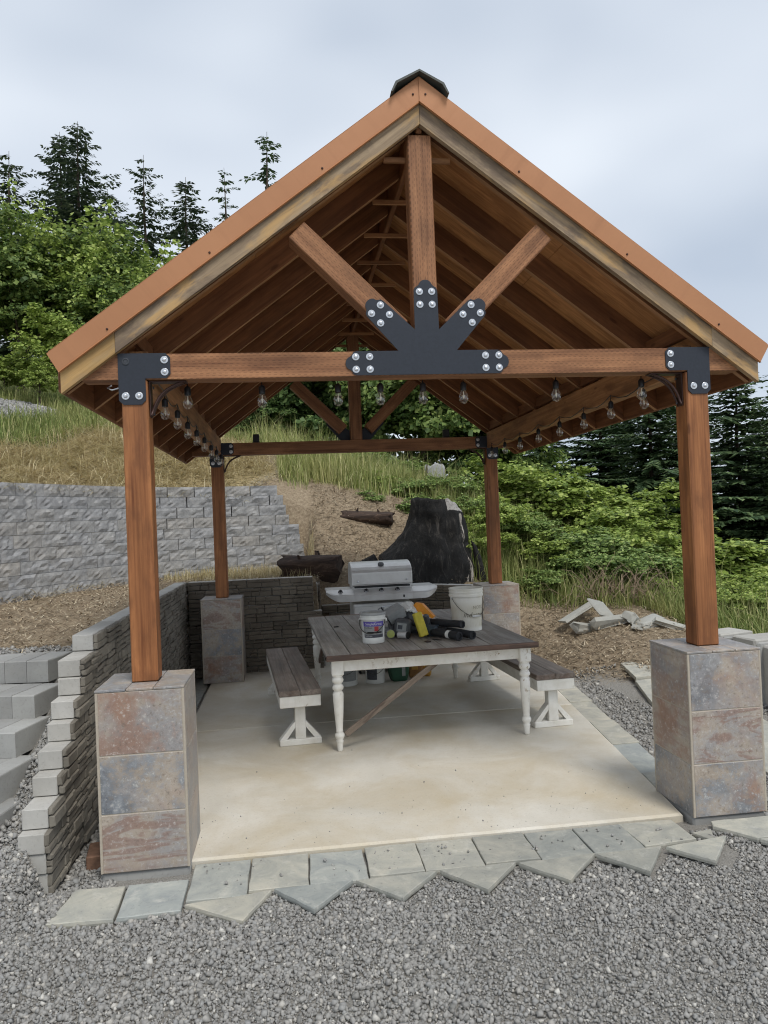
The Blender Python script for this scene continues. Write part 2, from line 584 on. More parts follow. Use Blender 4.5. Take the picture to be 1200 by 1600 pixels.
def slate(name, a, b, cc):
    m = Tree(name)
    v = m.obj()
    oi = m.n('ObjectInfo').outputs['Random']
    n = m.noise(v, 5, 7, 0.65, 1.0)
    f = m.noise(v, 70, 4, 0.7)
    c = m.ramp(n, [(0.3, a), (0.52, b), (0.7, cc)])
    tint = m.ramp(oi, [(0.0, (0.86, 0.94, 1.0)), (0.45, (1.0, 1.0, 0.95)), (1.0, (1.08, 1.04, 0.95))])
    c = m.mix(0.8, c, tint, 'MULTIPLY')
    dust = m.noise(v, 12, 7, 0.72, 0.4)
    c = m.mix(m.math('MULTIPLY', m.rampf(dust, 0.56, 0.72), 0.5), c, s2l(205, 202, 192))
    c = m.mix(m.math('MULTIPLY', m.rampf(f, 0.42, 0.32), 0.35), c, s2l(86, 86, 82))
    m.set(Base_Color=c, Roughness=0.75)
    st = m.n('TexWave', {'wave_type': 'BANDS'}, Vector=v, Scale=0.8, Distortion=14.0, Detail=4.0)
    m.bump(m.math('ADD', m.math('ADD', n, m.math('MULTIPLY', f, 0.2)), m.math('MULTIPLY', st.outputs['Fac'], 0.3)), 0.35, 0.012)
    return m.mat
M_SLATE = slate('split_slate', s2l(150, 151, 148), s2l(172, 171, 163), s2l(190, 186, 175))
M_SLATE_DARK = slate('split_slate_greenish', s2l(138, 140, 137), s2l(156, 156, 150), s2l(176, 173, 164))

def concrete(name, a, b, stain, fine=60, rough=0.85, warm=0.5):
    m = Tree(name)
    v = m.obj()
    n = m.noise(v, 1.3, 7, 0.62, 0.7)
    f = m.noise(v, fine, 5, 0.7)
    c = m.ramp(n, [(0.3, a), (0.7, b)])
    s = m.noise(v, 1.5, 5, 0.66, 0.4)
    c = m.mix(m.math('MULTIPLY', m.rampf(s, 0.42, 0.72), warm), c, stain)
    c = m.mix(m.math('MULTIPLY', m.rampf(f, 0.46, 0.3), 0.3), c, tuple(x * 0.55 for x in stain[:3]) + (1,))
    sp = m.noise(v, 21, 6, 0.75)
    c = m.mix(m.math('MULTIPLY', m.rampf(sp, 0.62, 0.72), 0.35), c, tuple(min(1, x * 1.2) for x in b[:3]) + (1,))
    m.set(Base_Color=c, Roughness=rough)
    m.bump(m.math('ADD', m.math('MULTIPLY', n, 0.4), m.math('MULTIPLY', f, 0.5)), 0.25, 0.006)
    return m.mat
M_SLAB = concrete('broom_finished_concrete', s2l(196, 190, 176), s2l(219, 214, 202), s2l(188, 172, 140), 90, 0.8, 0.7)
M_BLOCK = concrete('pale_concrete_block', s2l(160, 158, 152), s2l(196, 194, 188), s2l(140, 134, 122), 55, 0.9, 0.35)
M_CUT = concrete('grey_concrete_block', s2l(142, 142, 140), s2l(172, 172, 168), s2l(128, 124, 116), 55, 0.9, 0.35)
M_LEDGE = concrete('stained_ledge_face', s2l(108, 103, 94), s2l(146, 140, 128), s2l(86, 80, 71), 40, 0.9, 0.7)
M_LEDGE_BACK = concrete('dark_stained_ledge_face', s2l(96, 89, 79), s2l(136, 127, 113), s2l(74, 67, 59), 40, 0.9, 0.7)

def splitface():
    m = Tree('grey_split_face_block')
    v = m.obj()
    oi = m.n('ObjectInfo').outputs['Random']
    n = m.noise(v, 9, 8, 0.72, 0.4)
    f = m.noise(v, 60, 4, 0.7)
    c = m.ramp(n, [(0.28, s2l(124, 125, 126)), (0.5, s2l(154, 154, 154)), (0.72, s2l(176, 175, 173))])
    w = m.ramp(oi, [(0.0, (0.96, 0.97, 0.99)), (0.6, (1.0, 1.0, 0.99)), (1.0, (1.02, 0.98, 0.92))])
    c = m.mix(1.0, c, w, 'MULTIPLY')
    c = m.mix(m.math('MULTIPLY', m.rampf(f, 0.45, 0.3), 0.5), c, s2l(96, 96, 96))
    m.set(Base_Color=c, Roughness=0.92)
    m.bump(m.math('ADD', n, m.math('MULTIPLY', f, 0.35)), 0.45, 0.015)
    return m.mat
M_SPLIT = splitface()

def pebble_mat(name, stops, rough=0.85):
    m = Tree(name)
    g = m.n('NewGeometry')
    tc = m.n('TexCoord')
    c = m.ramp(g.outputs['Random Per Island'], stops)
    n = m.noise(tc.outputs['Object'], 160, 3, 0.7)
    c = m.mix(0.35, c, m.ramp(n, [(0.3, (0.4, 0.4, 0.4)), (0.7, (1, 1, 1))]), 'MULTIPLY')
    m.set(Base_Color=c, Roughness=rough)
    return m.mat
M_PEBBLE = pebble_mat('crushed_grey_gravel', [(0.0, s2l(128, 127, 123)), (0.25, s2l(150, 148, 144)), (0.55, s2l(164, 162, 157)), (0.8, s2l(152, 152, 150)), (0.95, s2l(178, 174, 166)), (1.0, s2l(210, 207, 199))])
M_RUBBLE = concrete('broken_pale_concrete', s2l(150, 150, 144), s2l(184, 184, 176), s2l(140, 130, 112), 60, 0.9, 0.4)

def ground():
    m = Tree('ground_soil_and_gravel')
    tc = m.n('TexCoord')
    v = tc.outputs['Object']
    at = m.n('Attribute', {'attribute_name': 'zone'})
    sep = m.n('SeparateColor', Color=at.outputs['Color'])
    n1 = m.noise(v, 2.1, 6, 0.65, 0.5)
    n2 = m.noise(v, 26, 6, 0.75)
    n3 = m.noise(v, 110, 4, 0.75)
    grav = m.ramp(n3, [(0.3, s2l(118, 116, 111)), (0.5, s2l(154, 151, 145)), (0.7, s2l(182, 178, 170))])
    grav = m.mix(m.math('MULTIPLY', m.rampf(n1, 0.5, 0.7), 0.4), grav, s2l(126, 118, 108))
    dirt = m.ramp(m.math('ADD', m.math('MULTIPLY', n2, 0.6), m.math('MULTIPLY', n3, 0.4)), [(0.32, s2l(100, 86, 70)), (0.5, s2l(150, 134, 112)), (0.68, s2l(186, 172, 148))])
    straw = m.ramp(m.math('ADD', m.math('MULTIPLY', n2, 0.5), m.math('MULTIPLY', n3, 0.5)), [(0.32, s2l(132, 118, 88)), (0.5, s2l(178, 162, 124)), (0.68, s2l(206, 192, 156))])
    grass = m.ramp(n2, [(0.3, s2l(48, 58, 26)), (0.7, s2l(104, 110, 58))])
    wob = m.math('MULTIPLY', m.math('SUBTRACT', n2, 0.5), 1.6)
    def wt(s):
        return m.rampf(m.math('ADD', s, wob), 0.3, 0.7)
    c = grav
    c = m.mix(wt(sep.outputs['Red']), c, dirt)
    c = m.mix(wt(sep.outputs['Green']), c, straw)
    c = m.mix(wt(sep.outputs['Blue']), c, grass)
    m.set(Base_Color=c, Roughness=0.95)
    m.b.inputs['Specular IOR Level'].default_value = 0.15
    m.bump(m.math('ADD', m.math('MULTIPLY', n2, 0.7), m.math('MULTIPLY', n3, 0.5)), 0.8, 0.03)
    return m.mat
M_GROUND = ground()

def blade_mat(name, stops, rough=0.6, trans=0.25, patch=None):
    m = Tree(name)
    g = m.n('NewGeometry')
    c = m.ramp(g.outputs['Random Per Island'], stops)
    if patch:
        tc = m.n('TexCoord')
        n = m.noise(tc.outputs['Object'], patch[0], 4, 0.6)
        c = m.mix(m.math('MULTIPLY', m.rampf(n, 0.42, 0.62), patch[2]), c, patch[1])
    m.set(Base_Color=c, Roughness=rough)
    m.b.inputs['Specular IOR Level'].default_value = 0.25
    if trans:
        tr = m.n('BsdfTranslucent', Color=c)
        ms = m.n('MixShader', Fac=trans)
        m.t.links.new(m.b.outputs[0], ms.inputs[1])
        m.t.links.new(tr.outputs[0], ms.inputs[2])
        m.t.links.new(ms.outputs[0], m.out.inputs[0])
    return m.mat
M_STRAW = blade_mat('dry_straw', [(0, s2l(150, 132, 96)), (0.4, s2l(200, 184, 142)), (0.8, s2l(224, 212, 176)), (1, s2l(170, 158, 116))], patch=(0.8, s2l(170, 164, 112), 0.35))
M_GRASS = blade_mat('tall_meadow_grass', [(0, s2l(104, 124, 64)), (0.4, s2l(140, 152, 84)), (0.7, s2l(170, 172, 108)), (1, s2l(212, 204, 160))], patch=(0.9, s2l(186, 178, 122), 0.4))
M_GREENGRASS = blade_mat('green_grass', [(0, s2l(88, 108, 52)), (0.5, s2l(126, 142, 78)), (0.85, s2l(160, 166, 104)), (1, s2l(200, 192, 142))], patch=(1.1, s2l(178, 170, 112), 0.45))
M_MULCH = blade_mat('bark_and_straw_litter', [(0, s2l(92, 78, 62)), (0.3, s2l(142, 124, 100)), (0.7, s2l(178, 160, 132)), (1, s2l(208, 196, 170))], trans=0)
LEAF = lambda n, a, b, c, d=None, t=0.3: blade_mat(n, [(0, a), (0.45, b), (0.85, c), (1, d or c)], 0.5, t)
M_MAPLE = LEAF('maple_leaves', s2l(70, 92, 48), s2l(98, 120, 62), s2l(134, 152, 82), s2l(160, 174, 100))
M_MAPLE_LIGHT = LEAF('young_yellow_green_leaves', s2l(96, 118, 52), s2l(138, 158, 74), s2l(172, 188, 100), s2l(196, 206, 124))
M_DARKLEAF = LEAF('dark_green_leaves', s2l(58, 82, 46), s2l(86, 110, 60), s2l(118, 140, 80), s2l(146, 164, 104))
M_BRAMBLE = LEAF('bramble_leaves', s2l(84, 108, 56), s2l(120, 144, 76), s2l(154, 174, 102), s2l(180, 194, 126))
M_FIR = LEAF('fir_needles', s2l(48, 62, 48), s2l(72, 88, 64), s2l(98, 112, 82), s2l(120, 128, 98), 0.15)
M_FIR2 = LEAF('fir_needles_lighter', s2l(50, 70, 48), s2l(76, 98, 64), s2l(104, 124, 82), s2l(128, 144, 102), 0.15)
M_BARK = plain('tree_bark', s2l(78, 66, 56), 0.9, 0, 0.35, 12, bump=0.6)
M_DRYTWIG = plain('dry_twigs', s2l(136, 118, 98), 0.9, 0, 0.25, 20)

def charred():
    m = Tree('charred_wood')
    v = m.obj()
    n = m.noise(m.scale(v, (8, 8, 2.2)), 1.7, 7, 0.75, 0.5)
    f = m.noise(v, 26, 5, 0.75)
    c = m.ramp(n, [(0.36, s2l(8, 8, 8)), (0.54, s2l(26, 25, 24)), (0.74, s2l(82, 78, 73))])
    at = m.n('Attribute', {'attribute_name': 'zone'})
    sep = m.n('SeparateColor', Color=at.outputs['Color'])
    st = m.noise(m.scale(v, (14, 14, 2.2)), 1.2, 5, 0.7, 0.5)
    pale = m.ramp(st, [(0.36, s2l(60, 52, 46)), (0.5, s2l(142, 132, 122)), (0.66, s2l(206, 200, 192))])
    k = m.rampf(m.math('ADD', sep.outputs['Red'], m.math('MULTIPLY', m.math('SUBTRACT', st, 0.5), 1.4)), 0.45, 0.6)
    c = m.mix(k, c, pale)
    k2 = m.rampf(m.math('ADD', sep.outputs['Green'], m.math('MULTIPLY', m.math('SUBTRACT', f, 0.5), 0.8)), 0.4, 0.6)
    c = m.mix(k2, c, m.ramp(f, [(0.3, s2l(104, 100, 96)), (0.7, s2l(176, 173, 168))]))
    c = m.mix(m.math('MULTIPLY', m.rampf(f, 0.66, 0.74), 0.6), c, s2l(96, 90, 84))
    m.b.inputs['Specular IOR Level'].default_value = 0.3
    m.set(Base_Color=c, Roughness=0.7)
    m.bump(m.math('ADD', n, m.math('MULTIPLY', f, 0.4)), 0.8, 0.03)
    return m.mat
M_CHAR = charred()

def logwood():
    m = Tree('rotten_red_brown_log')
    v = m.obj()
    n = m.noise(m.scale(v, (2, 12, 12)), 1.2, 7, 0.7, 0.8)
    c = m.ramp(n, [(0.3, s2l(30, 23, 19)), (0.55, s2l(66, 50, 40)), (0.75, s2l(112, 92, 77))])
    m.set(Base_Color=c, Roughness=0.9)
    m.bump(n, 0.8, 0.03)
    return m.mat
M_LOG = logwood()

def glass(name):
    m = Tree(name)
    tr = m.n('BsdfTransparent', Color=(0.97, 0.97, 0.96, 1))
    gl = m.n('BsdfGlossy', Color=(1, 1, 1, 1), Roughness=0.04)
    lw = m.n('LayerWeight', Blend=0.25)
    k = m.math('ADD', m.math('MULTIPLY', lw.outputs['Facing'], 0.6), 0.05)
    ms = m.n('MixShader', Fac=k)
    m.t.links.new(tr.outputs[0], ms.inputs[1])
    m.t.links.new(gl.outputs[0], ms.inputs[2])
    m.t.links.new(ms.outputs[0], m.out.inputs[0])
    return m.mat
M_GLASS = glass('clear_bulb_glass')
M_FILAMENT = plain('pale_filament_stem', s2l(214, 206, 186), 0.4, 0, 0.05, 20)
# ------------------------------------------------------------------ terrain
WALL_PTS = np.array([(-7.5, -2.5), (-6.0, -0.4), (-5.0, 1.9), (-4.45, 3.2), (-4.02, 4.25), (-3.55, 5.15), (-3.08, 5.95), (-2.6, 6.52), (-2.0, 6.9), (-1.4, 7.06), (-0.95, 7.1), (-0.55, 7.1)])
def _smooth_curve(P, n=260):
    P = np.asarray(P, float)
    t = np.linspace(0, len(P) - 1, n)
    out = []
    for q in t:
        i = min(int(q), len(P) - 2); f = q - i
        p0, p1, p2, p3 = P[max(i - 1, 0)], P[i], P[i + 1], P[min(i + 2, len(P) - 1)]
        out.append(0.5 * ((2 * p1) + (-p0 + p2) * f + (2 * p0 - 5 * p1 + 4 * p2 - p3) * f * f + (-p0 + 3 * p1 - 3 * p2 + p3) * f ** 3))
    return np.array(out)
WALL_CURVE = _smooth_curve(WALL_PTS)

CTRL = np.array([
    (2.2, -1, -.05), (2.2, 0.5, -.045), (2.2, 2, -.045), (2.45, 3.3, -.03), (2.0, 4.2, -.03), (3.0, 3.9, .22), (3.1, 4.6, .38), (3.0, 2, .02), (3.8, 3.0, .12), (4, 1, 0), (4, -1, -.1), (6, 0, -.3), (6, 3.5, -.1),
    (1.9, 5.1, .05), (2.3, 5.4, .35), (2.7, 6.2, .62), (3.4, 5.6, .5), (4.2, 5.0, .35), (4.7, 6.3, .5), (3.4, 7.3, .95), (2.5, 7.8, 1.5), (4.6, 9.0, .75), (1.5, 5.9, .85), (.8, 6.2, 1.05), (.2, 5.7, 1.0), (-.5, 5.9, 1.12), (-.6, 6.6, 1.35),
    (1.5, 7.2, 1.6), (.2, 7.1, 1.75), (-.35, 7.3, 2.0), (-.3, 8.4, 2.5), (-.4, 10.2, 2.95), (.3, 13, 2.9), (2.8, 10.6, 1.8), (6, 11, -.2), (9, 9, -1.2), (6, 7.6, .1), (10, 14, -2.5), (6, 16, -.8), (2, 16, 1.8), (-3, 16, 4.2),
    (-1.2, 7.7, 2.45), (-2.5, 7.4, 2.45), (-3.4, 6.3, 2.4), (-4.1, 5.2, 2.4), (-4.6, 4.1, 2.38), (-5.3, 2.4, 2.3), (-6.5, 0.2, 2.0), (-8.0, -2.0, 1.6), (-3.4, 8.1, 3.05), (-5.2, 6.5, 3.0), (-1.5, 9.9, 3.2), (-5.7, 10.4, 4.1), (-6.6, 12.2, 4.6), (-3, 13, 4.0), (-9, 9, 4.4), (-12, 6, 4.2), (-12, 16, 6),
    (-10, 26, 8), (0, 26, 2.5), (10, 26, -3), (20, 20, -5), (18, 5, -3.5), (16, -10, -2), (-30, 20, 9), (-30, 60, 14), (0, 60, 10), (40, 60, -8), (40, 10, -9), (-30, -10, 3), (5, -10, -.6), (-6, -8, -.2), (0, -4, -.14), (60, 110, -12), (-60, 110, 18), (0, 110, 12), (-70, 20, 14), (70, 20, -14), (70, -14, -8), (-70, -14, 4)])
def _tps(r2):
    return np.where(r2 > 1e-12, r2 * np.log(np.maximum(r2, 1e-12)), 0.0)
_A = _tps(((CTRL[:, None, :2] - CTRL[None, :, :2]) ** 2).sum(-1)) + np.eye(len(CTRL)) * 0.02
_Pm = np.c_[np.ones(len(CTRL)), CTRL[:, :2]]
_S = np.block([[_A, _Pm], [_Pm.T, np.zeros((3, 3))]])
_sol = np.linalg.solve(_S, np.r_[CTRL[:, 2], 0, 0, 0])
def hill(x, y):
    sh = x.shape
    q = np.c_[x.ravel(), y.ravel()]
    out = np.empty(len(q))
    for i in range(0, len(q), 20000):
        p = q[i:i + 20000]
        out[i:i + 20000] = _tps(((p[:, None] - CTRL[None, :, :2]) ** 2).sum(-1)) @ _sol[:-3] + _sol[-3] + p @ _sol[-2:]
    return out.reshape(sh)
def wall_y(x):
    return np.interp(x, WALL_CURVE[:, 0], WALL_CURVE[:, 1])
def height(x, y):
    x = np.asarray(x, float); y = np.asarray(y, float)
    h = hill(x, y)
    P = np.c_[x.ravel(), y.ravel(), np.zeros(x.size)]
    small = (noise3(P, 1.4, 3, 4) * 0.02 + noise3(P, 6.0, 4, 2) * 0.008).reshape(x.shape)
    slope = (wall_y(x + 0.05) - wall_y(x - 0.05)) / 0.1
    behind = y > wall_y(x) + 0.16 * np.sqrt(1 + slope ** 2)
    ramp = np.interp(y, [-1.4, -0.75, -0.5, -0.3, -0.1, 0.15, 0.45, 0.8, 1.2, 2.0, 4.0, 7], [-.07, -.02, .14, .24, .30, .43, .56, .72, .9, .98, 1.02, 1.08])
    ramp = ramp - 0.12 * np.clip((-2.36 - x) / 0.1, 0, 1) * np.clip((1.45 - y) / 0.35, 0, 1) * np.clip((y + 0.55) / 0.3, 0, 1)
    low = -0.05 + np.clip(-0.6 - y, 0, 10) * -0.02
    edge = np.clip((-y - 0.3) / 0.35, 0, 1)                       # in front of the wall end the bank runs out smoothly
    f = np.clip((-2.13 - x) / 0.07, 0, 1)
    fs = np.clip((-1.9 - x) / 0.55, 0, 1)
    f = f * (1 - edge) + fs * edge
    lowz = low * (1 - f) + ramp * f
    # terrace between the two walls, behind the low ledge wall
    ter = np.clip((y - 5.0) / 0.07, 0, 1) * (x < -0.5)
    lowz = lowz * (1 - ter) + (1.05 + 0.012 * (y - 5)) * ter
    # right of the paved strip the natural ground takes over
    fr = np.clip((x - 1.98) / 0.35, 0, 1)
    fb = np.clip((y - 5.52) / 0.1, 0, 1) * (x >= -0.5) * np.clip((1.7 - x) / 0.1, 0, 1)
    fb2 = np.clip((y - 5.0) / 0.5, 0, 1) * np.clip((x - 1.2) / 0.3, 0, 1)
    w = np.maximum(np.maximum(fr, fb), fb2)
    z = lowz * (1 - w) + h * w
    z = np.where((x < -0.5) & behind, h, z)
    # the hill shoulder next to the end of the tall wall
    blend = np.clip((x + 0.62) / 0.12, 0, 1) * (x < -0.4) * (y > 5.6)
    z = np.where((x >= -0.62) & (x < -0.4) & (y > 5.6), z * (1 - blend) + h * blend, z)
    calm = (np.abs(x) < 2.1) & (y > -0.2) & (y < 5)
    return z + np.where(calm, 0, small)

def zones(x, y):
    """weights for dirt, straw and grass soil; what is left over is gravel"""
    x = np.asarray(x, float); y = np.asarray(y, float)
    P = np.c_[x.ravel(), y.ravel(), np.zeros(x.size)]
    wob = (noise3(P, 1.0, 21, 3)).reshape(x.shape) * 0.35
    behind = (y > wall_y(x)) & (x < -0.5)
    dirt = np.zeros_like(x); straw = np.zeros_like(x); grass = np.zeros_like(x)
    ter = (x < -2.15) & ~behind
    dirt = np.where(ter, np.clip((y + 0.35 * (x + 2.2) - 1.25 + wob) / 0.35, 0, 1), dirt)
    dirt = np.where((x > -2.15) & (x < -0.5) & (y > 5) & ~behind, 1.0, dirt)
    straw = np.where((x > -2.4) & (x < -0.5) & (y > 6.2) & ~behind, 0.8, straw)
    right = (x > 2.0) & (y > -0.5)
    d2 = np.clip((x - 2.25) * 0.8 + (y - 3.2) * 0.9 + wob, 0, 1)
    dirt = np.where(right, d2, dirt)
    dirt = np.where((x >= -0.5) & (y > 5.3), 1.0, dirt)
    g = np.clip((y - (5.0 + 0.45 * np.abs(x - 3.5))) / 0.8 + wob, 0, 1)
    grass = np.where((x > 1.6), g, grass)
    grass = np.where((x > 3.9) & (y > 0), np.clip((x - 3.9) + (y - 2) * 0.3 + wob, 0, 1), grass)
    gc = np.clip((y - 8.0) / 0.8 + wob, 0, 1)
    grass = np.where((x >= -0.6) & (x <= 1.6), gc, grass)
    dist = np.sqrt(((x + 6.7) / 1.75) ** 2 + ((y - 10.2) / 2.1) ** 2)
    road = np.clip((1.0 - dist) / 0.2 + wob * 0.5, 0, 1)
    gb = np.clip((y - wall_y(x) - 3.4 + 0.45 * (x + 3)) / 1.6 + wob, 0, 1)
    gb = np.where(x > -1.0, np.clip((y - 7.6) / 0.7, 0, 1), gb)
    straw = np.where(behind, (1 - gb) * (1 - road) * np.clip((-0.95 - x + wob * 1.2) / 0.6, 0, 1), straw)
    dirt = np.where(behind, 1 - np.clip((-0.95 - x + wob * 1.2) / 0.6, 0, 1), dirt)
    grass = np.where(behind, gb * (1 - road), grass)
    far = np.sqrt(x ** 2 + y ** 2) > 16
    grass = np.where(far & (y > 3), 1, grass)
    return np.clip(dirt, 0, 1), np.clip(straw, 0, 1), np.clip(grass, 0, 1)

def _axis(lo, hi, step, far_lo, far_hi, extra=()):
    a = list(np.arange(lo, hi, step))
    s, p = step, lo
    while p > far_lo:
        s *= 1.25; p -= s; a.append(p)
    s, p = step, hi
    while p < far_hi:
        a.append(p); s *= 1.25; p += s
    a += list(extra)
    return np.array(sorted(set(np.round(a, 4))))
gx = _axis(-6.4, 6.4, 0.085, -70, 70, (-2.2, -2.13))
gy = _axis(-2.9, 12.0, 0.085, -14, 110, (5.0, 5.07))
GX, GY = np.meshgrid(gx, gy)
GZ = height(GX, GY)
nx, ny = len(gx), len(gy)
ii = (np.arange(ny - 1)[:, None] * nx + np.arange(nx - 1)[None]).ravel()
ground_o = fast_mesh('ground', np.c_[GX.ravel(), GY.ravel(), GZ.ravel()], Fquad=np.c_[ii, ii + 1, ii + nx + 1, ii + nx], mat=M_GROUND, smooth=True)
struct(ground_o)
_d, _s, _g = zones(GX, GY)
_att = ground_o.data.color_attributes.new('zone', 'FLOAT_COLOR', 'POINT')
_att.data.foreach_set('color', np.c_[_d.ravel(), _s.ravel(), _g.ravel(), np.ones(nx * ny)].astype(np.float32).ravel())

# ------------------------------------------------------------------ concrete slab in two pours
def slab_edge(y):
    return 1.40 + 0.128 * (y + 0.14)
def slab_piece(name, y0, y1, parent=None):
    c = 0.012
    xl = -1.8
    ys = np.linspace(y0, y1, 9)
    rr = random.Random(3 + int(y0 * 10))
    top, low = [], []
    ring = [(xl, y) for y in ys[::-1]] + [(x, y0) for x in np.linspace(xl, slab_edge(y0), 14)[1:-1]] + [(slab_edge(y), y) for y in ys] + [(x, y1) for x in np.linspace(slab_edge(y1), xl, 8)[1:-1]]
    n = len(ring)
    cx = sum(p[0] for p in ring) / n; cy = sum(p[1] for p in ring) / n
    V = []
    for lvl, (ins, z) in enumerate(((0.0, -0.11), (0.0, -c), (c, 0.0))):
        for k, (x, y) in enumerate(ring):
            j = rr.uniform(-0.004, 0.004) if lvl else 0
            dx, dy = cx - x, cy - y
            L = math.hypot(dx, dy)
            sx = 1 if abs(x - xl) < 1e-6 or abs(x - slab_edge(y)) < 1e-3 else 0
            V.append((x + (math.copysign(ins, dx) if sx else 0) + (j if sx else 0), y + (math.copysign(ins, dy) if abs(y - y0) < 1e-6 or abs(y - y1) < 1e-6 else 0) + (0 if sx else j), z))
    F = []
    for lv in range(2):
        for k in range(n):
            k2 = (k + 1) % n
            F.append((lv * n + k, lv * n + k2, (lv + 1) * n + k2, (lv + 1) * n + k))
    F.append(tuple(2 * n + k for k in range(n)))
    return mesh_obj(name, V, F, M_SLAB, parent)
slab_front = struct(slab_piece('concrete_slab', -0.15, 2.428))
slab_back = struct(slab_piece('concrete_slab', 2.436, 5.42))
# the joint between the pours and the bed under the slab
joint = mesh_obj('joint_filler', *[(lambda vf: vf)(cbox(3.45, 0.012, 0.08, 0.002))][0], M_CUT, slab_front, loc=(-0.06, 2.432, -0.052))

# ------------------------------------------------------------------ flagstones round the slab
def flag(name, pts, z, t, parent, mat, rng_=random.Random(5), tilt=(0, 0)):
    """slate piece: outline in plan, rough split edge, slightly dished top"""
    P = []
    n = len(pts)
    for i in range(n):
        a, b = Vector((*pts[i], 0)), Vector((*pts[(i + 1) % n], 0))
        k = max(1, int((b - a).length / 0.07))
        for j in range(k):
            p = a.lerp(b, j / k)
            w = 0.0025 if j else 0.0012
            P.append((p.x + rng_.uniform(-w, w), p.y + rng_.uniform(-w, w)))
    cx = sum(p[0] for p in P) / len(P); cy = sum(p[1] for p in P) / len(P)
    m = len(P)
    V = []
    for ins, dz in ((0.003, -t), (0.0, -t * 0.55), (0.0015, -0.003), (0.006, 0.0)):
        for (x, y) in P:
            d = Vector((cx - x, cy - y)); d.normalize()
            V.append((x - cx + d.x * ins, y - cy + d.y * ins, dz + rng_.uniform(-0.0012, 0.0012) + (x - cx) * tilt[0] + (y - cy) * tilt[1]))
    V.append((0, 0, 0.0))
    F = []
    for lv in range(3):
        for k in range(m):
            k2 = (k + 1) % m
            F.append((lv * m + k, lv * m + k2, (lv + 1) * m + k2, (lv + 1) * m + k))
    for k in range(m):
        F.append((3 * m + k, 3 * m + (k + 1) % m, 4 * m))
    F.append(tuple(range(m))[::-1])
    return mesh_obj(name, V, F, mat, parent, loc=(cx, cy, z))

border = struct(mesh_obj('paving_bed', *cbox(2.75, 0.33, 0.03, 0.004), M_GROUND, loc=(-0.03, -0.325, -0.062)))
rr = random.Random(9)
edges = [-1.405, -1.105, -0.80, -0.495, -0.205, 0.115, 0.415, 0.71, 1.0, 1.335]
for k in range(len(edges) - 1):
    x0, x1 = edges[k] + 0.0022, edges[k + 1] - 0.0022
    yf = [-0.56, -0.525, -0.51, -0.505, -0.50, -0.495, -0.50, -0.49, -0.47][k]
    dz = [-0.02, -0.016, -0.022, -0.013, -0.017, -0.013, -0.02, -0.018, -0.016][k]
    if k == 8:
        pts = [(x0, yf), (x1 - 0.02, yf + 0.03), (1.31, -0.17), (x0 - 0.02, -0.165)]
    else:
        pts = [(x0, yf), (x1, yf + rr.uniform(-.008, .008)), (x1 + rr.uniform(-.006, .004), -0.165), (x0 + rr.uniform(-.002, .006), -0.165)]
    o = flag('flagstone', pts, dz, 0.026, None, M_SLATE_DARK if k in (5, 6, 7) else M_SLATE, rr)
    o.location = o.location - border.location
    o.parent = border
TRI = [[(-1.398, -.60), (-1.111, -.80), (-.985, -.55)], [(-.975, -.545), (-.786, -.765), (-.585, -.525)], [(-.57, -.525), (-.364, -.745), (-.154, -.52)], [(-.138, -.525), (.052, -.755), (.265, -.51)],
       [(.28, -.51), (.475, -.735), (.70, -.50)], [(.70, -.515), (.885, -.74), (1.075, -.49)], [(1.085, -.52), (1.25, -.715), (1.46, -.47)], [(1.335, -.36), (1.395, -.48), (1.46, -.335)]]
TRL = ['triangular slate offcut with chalky white edge, leftmost of the zigzag row', 'second triangular slate from the left in the zigzag row, gritty top', 'third triangular slate from the left in the zigzag row', 'fourth triangular slate from the left in the zigzag row, dark front edge',
       'fifth triangular slate from the left in the zigzag row', 'sixth triangular slate in the zigzag row, left of the white-dusted one', 'white-dusted triangular slate at the right end of the zigzag row', 'tiny slate chip lying in front of the right tiled pier']
for k, (pts, lb) in enumerate(zip(TRI, TRL)):
    pts = [(px_, py_ - 0.018) for px_, py_ in pts] if k < 7 else pts
    o = flag('slate_offcut', pts, [-0.006, -0.004, -0.006, -0.002, -0.008, -0.004, 0.004, -0.02][k], 0.028 if k < 7 else 0.022, None, M_SLATE if k in (0, 6) else M_SLATE_DARK, rr, tilt=((0.012 * (-1) ** k), 0.02))
    tag(o, lb, 'slate piece', 'triangular slate offcuts in front of the slab')
LST = [([(-2.02, -.665), (-1.715, -.675), (-1.728, -.352), (-1.975, -.342)], 'square grey slate on the gravel at the far left front corner'),
       ([(-1.702, -.675), (-1.41, -.665), (-1.415, -.352), (-1.713, -.352)], 'square pale slate in front of the left front tiled pier'),
       ([(1.475, -.33), (1.62, -.52), (1.98, -.52), (1.95, -.27), (1.50, -.265)], 'pale slate slab touching the foot of the right front pier'),
       ([(1.63, -.53), (1.71, -.63), (2.1, -.64), (2.02, -.53)], 'narrow slate strip at the right edge in front of the right pier')]
for k, (pts, lb) in enumerate(LST):
    o = flag('square_flagstone', pts, [-0.012, -0.010, -0.006, -0.01][k], 0.03, None, M_SLATE, rr)
    tag(o, lb, 'flagstone', 'loose square flagstones by the front piers')
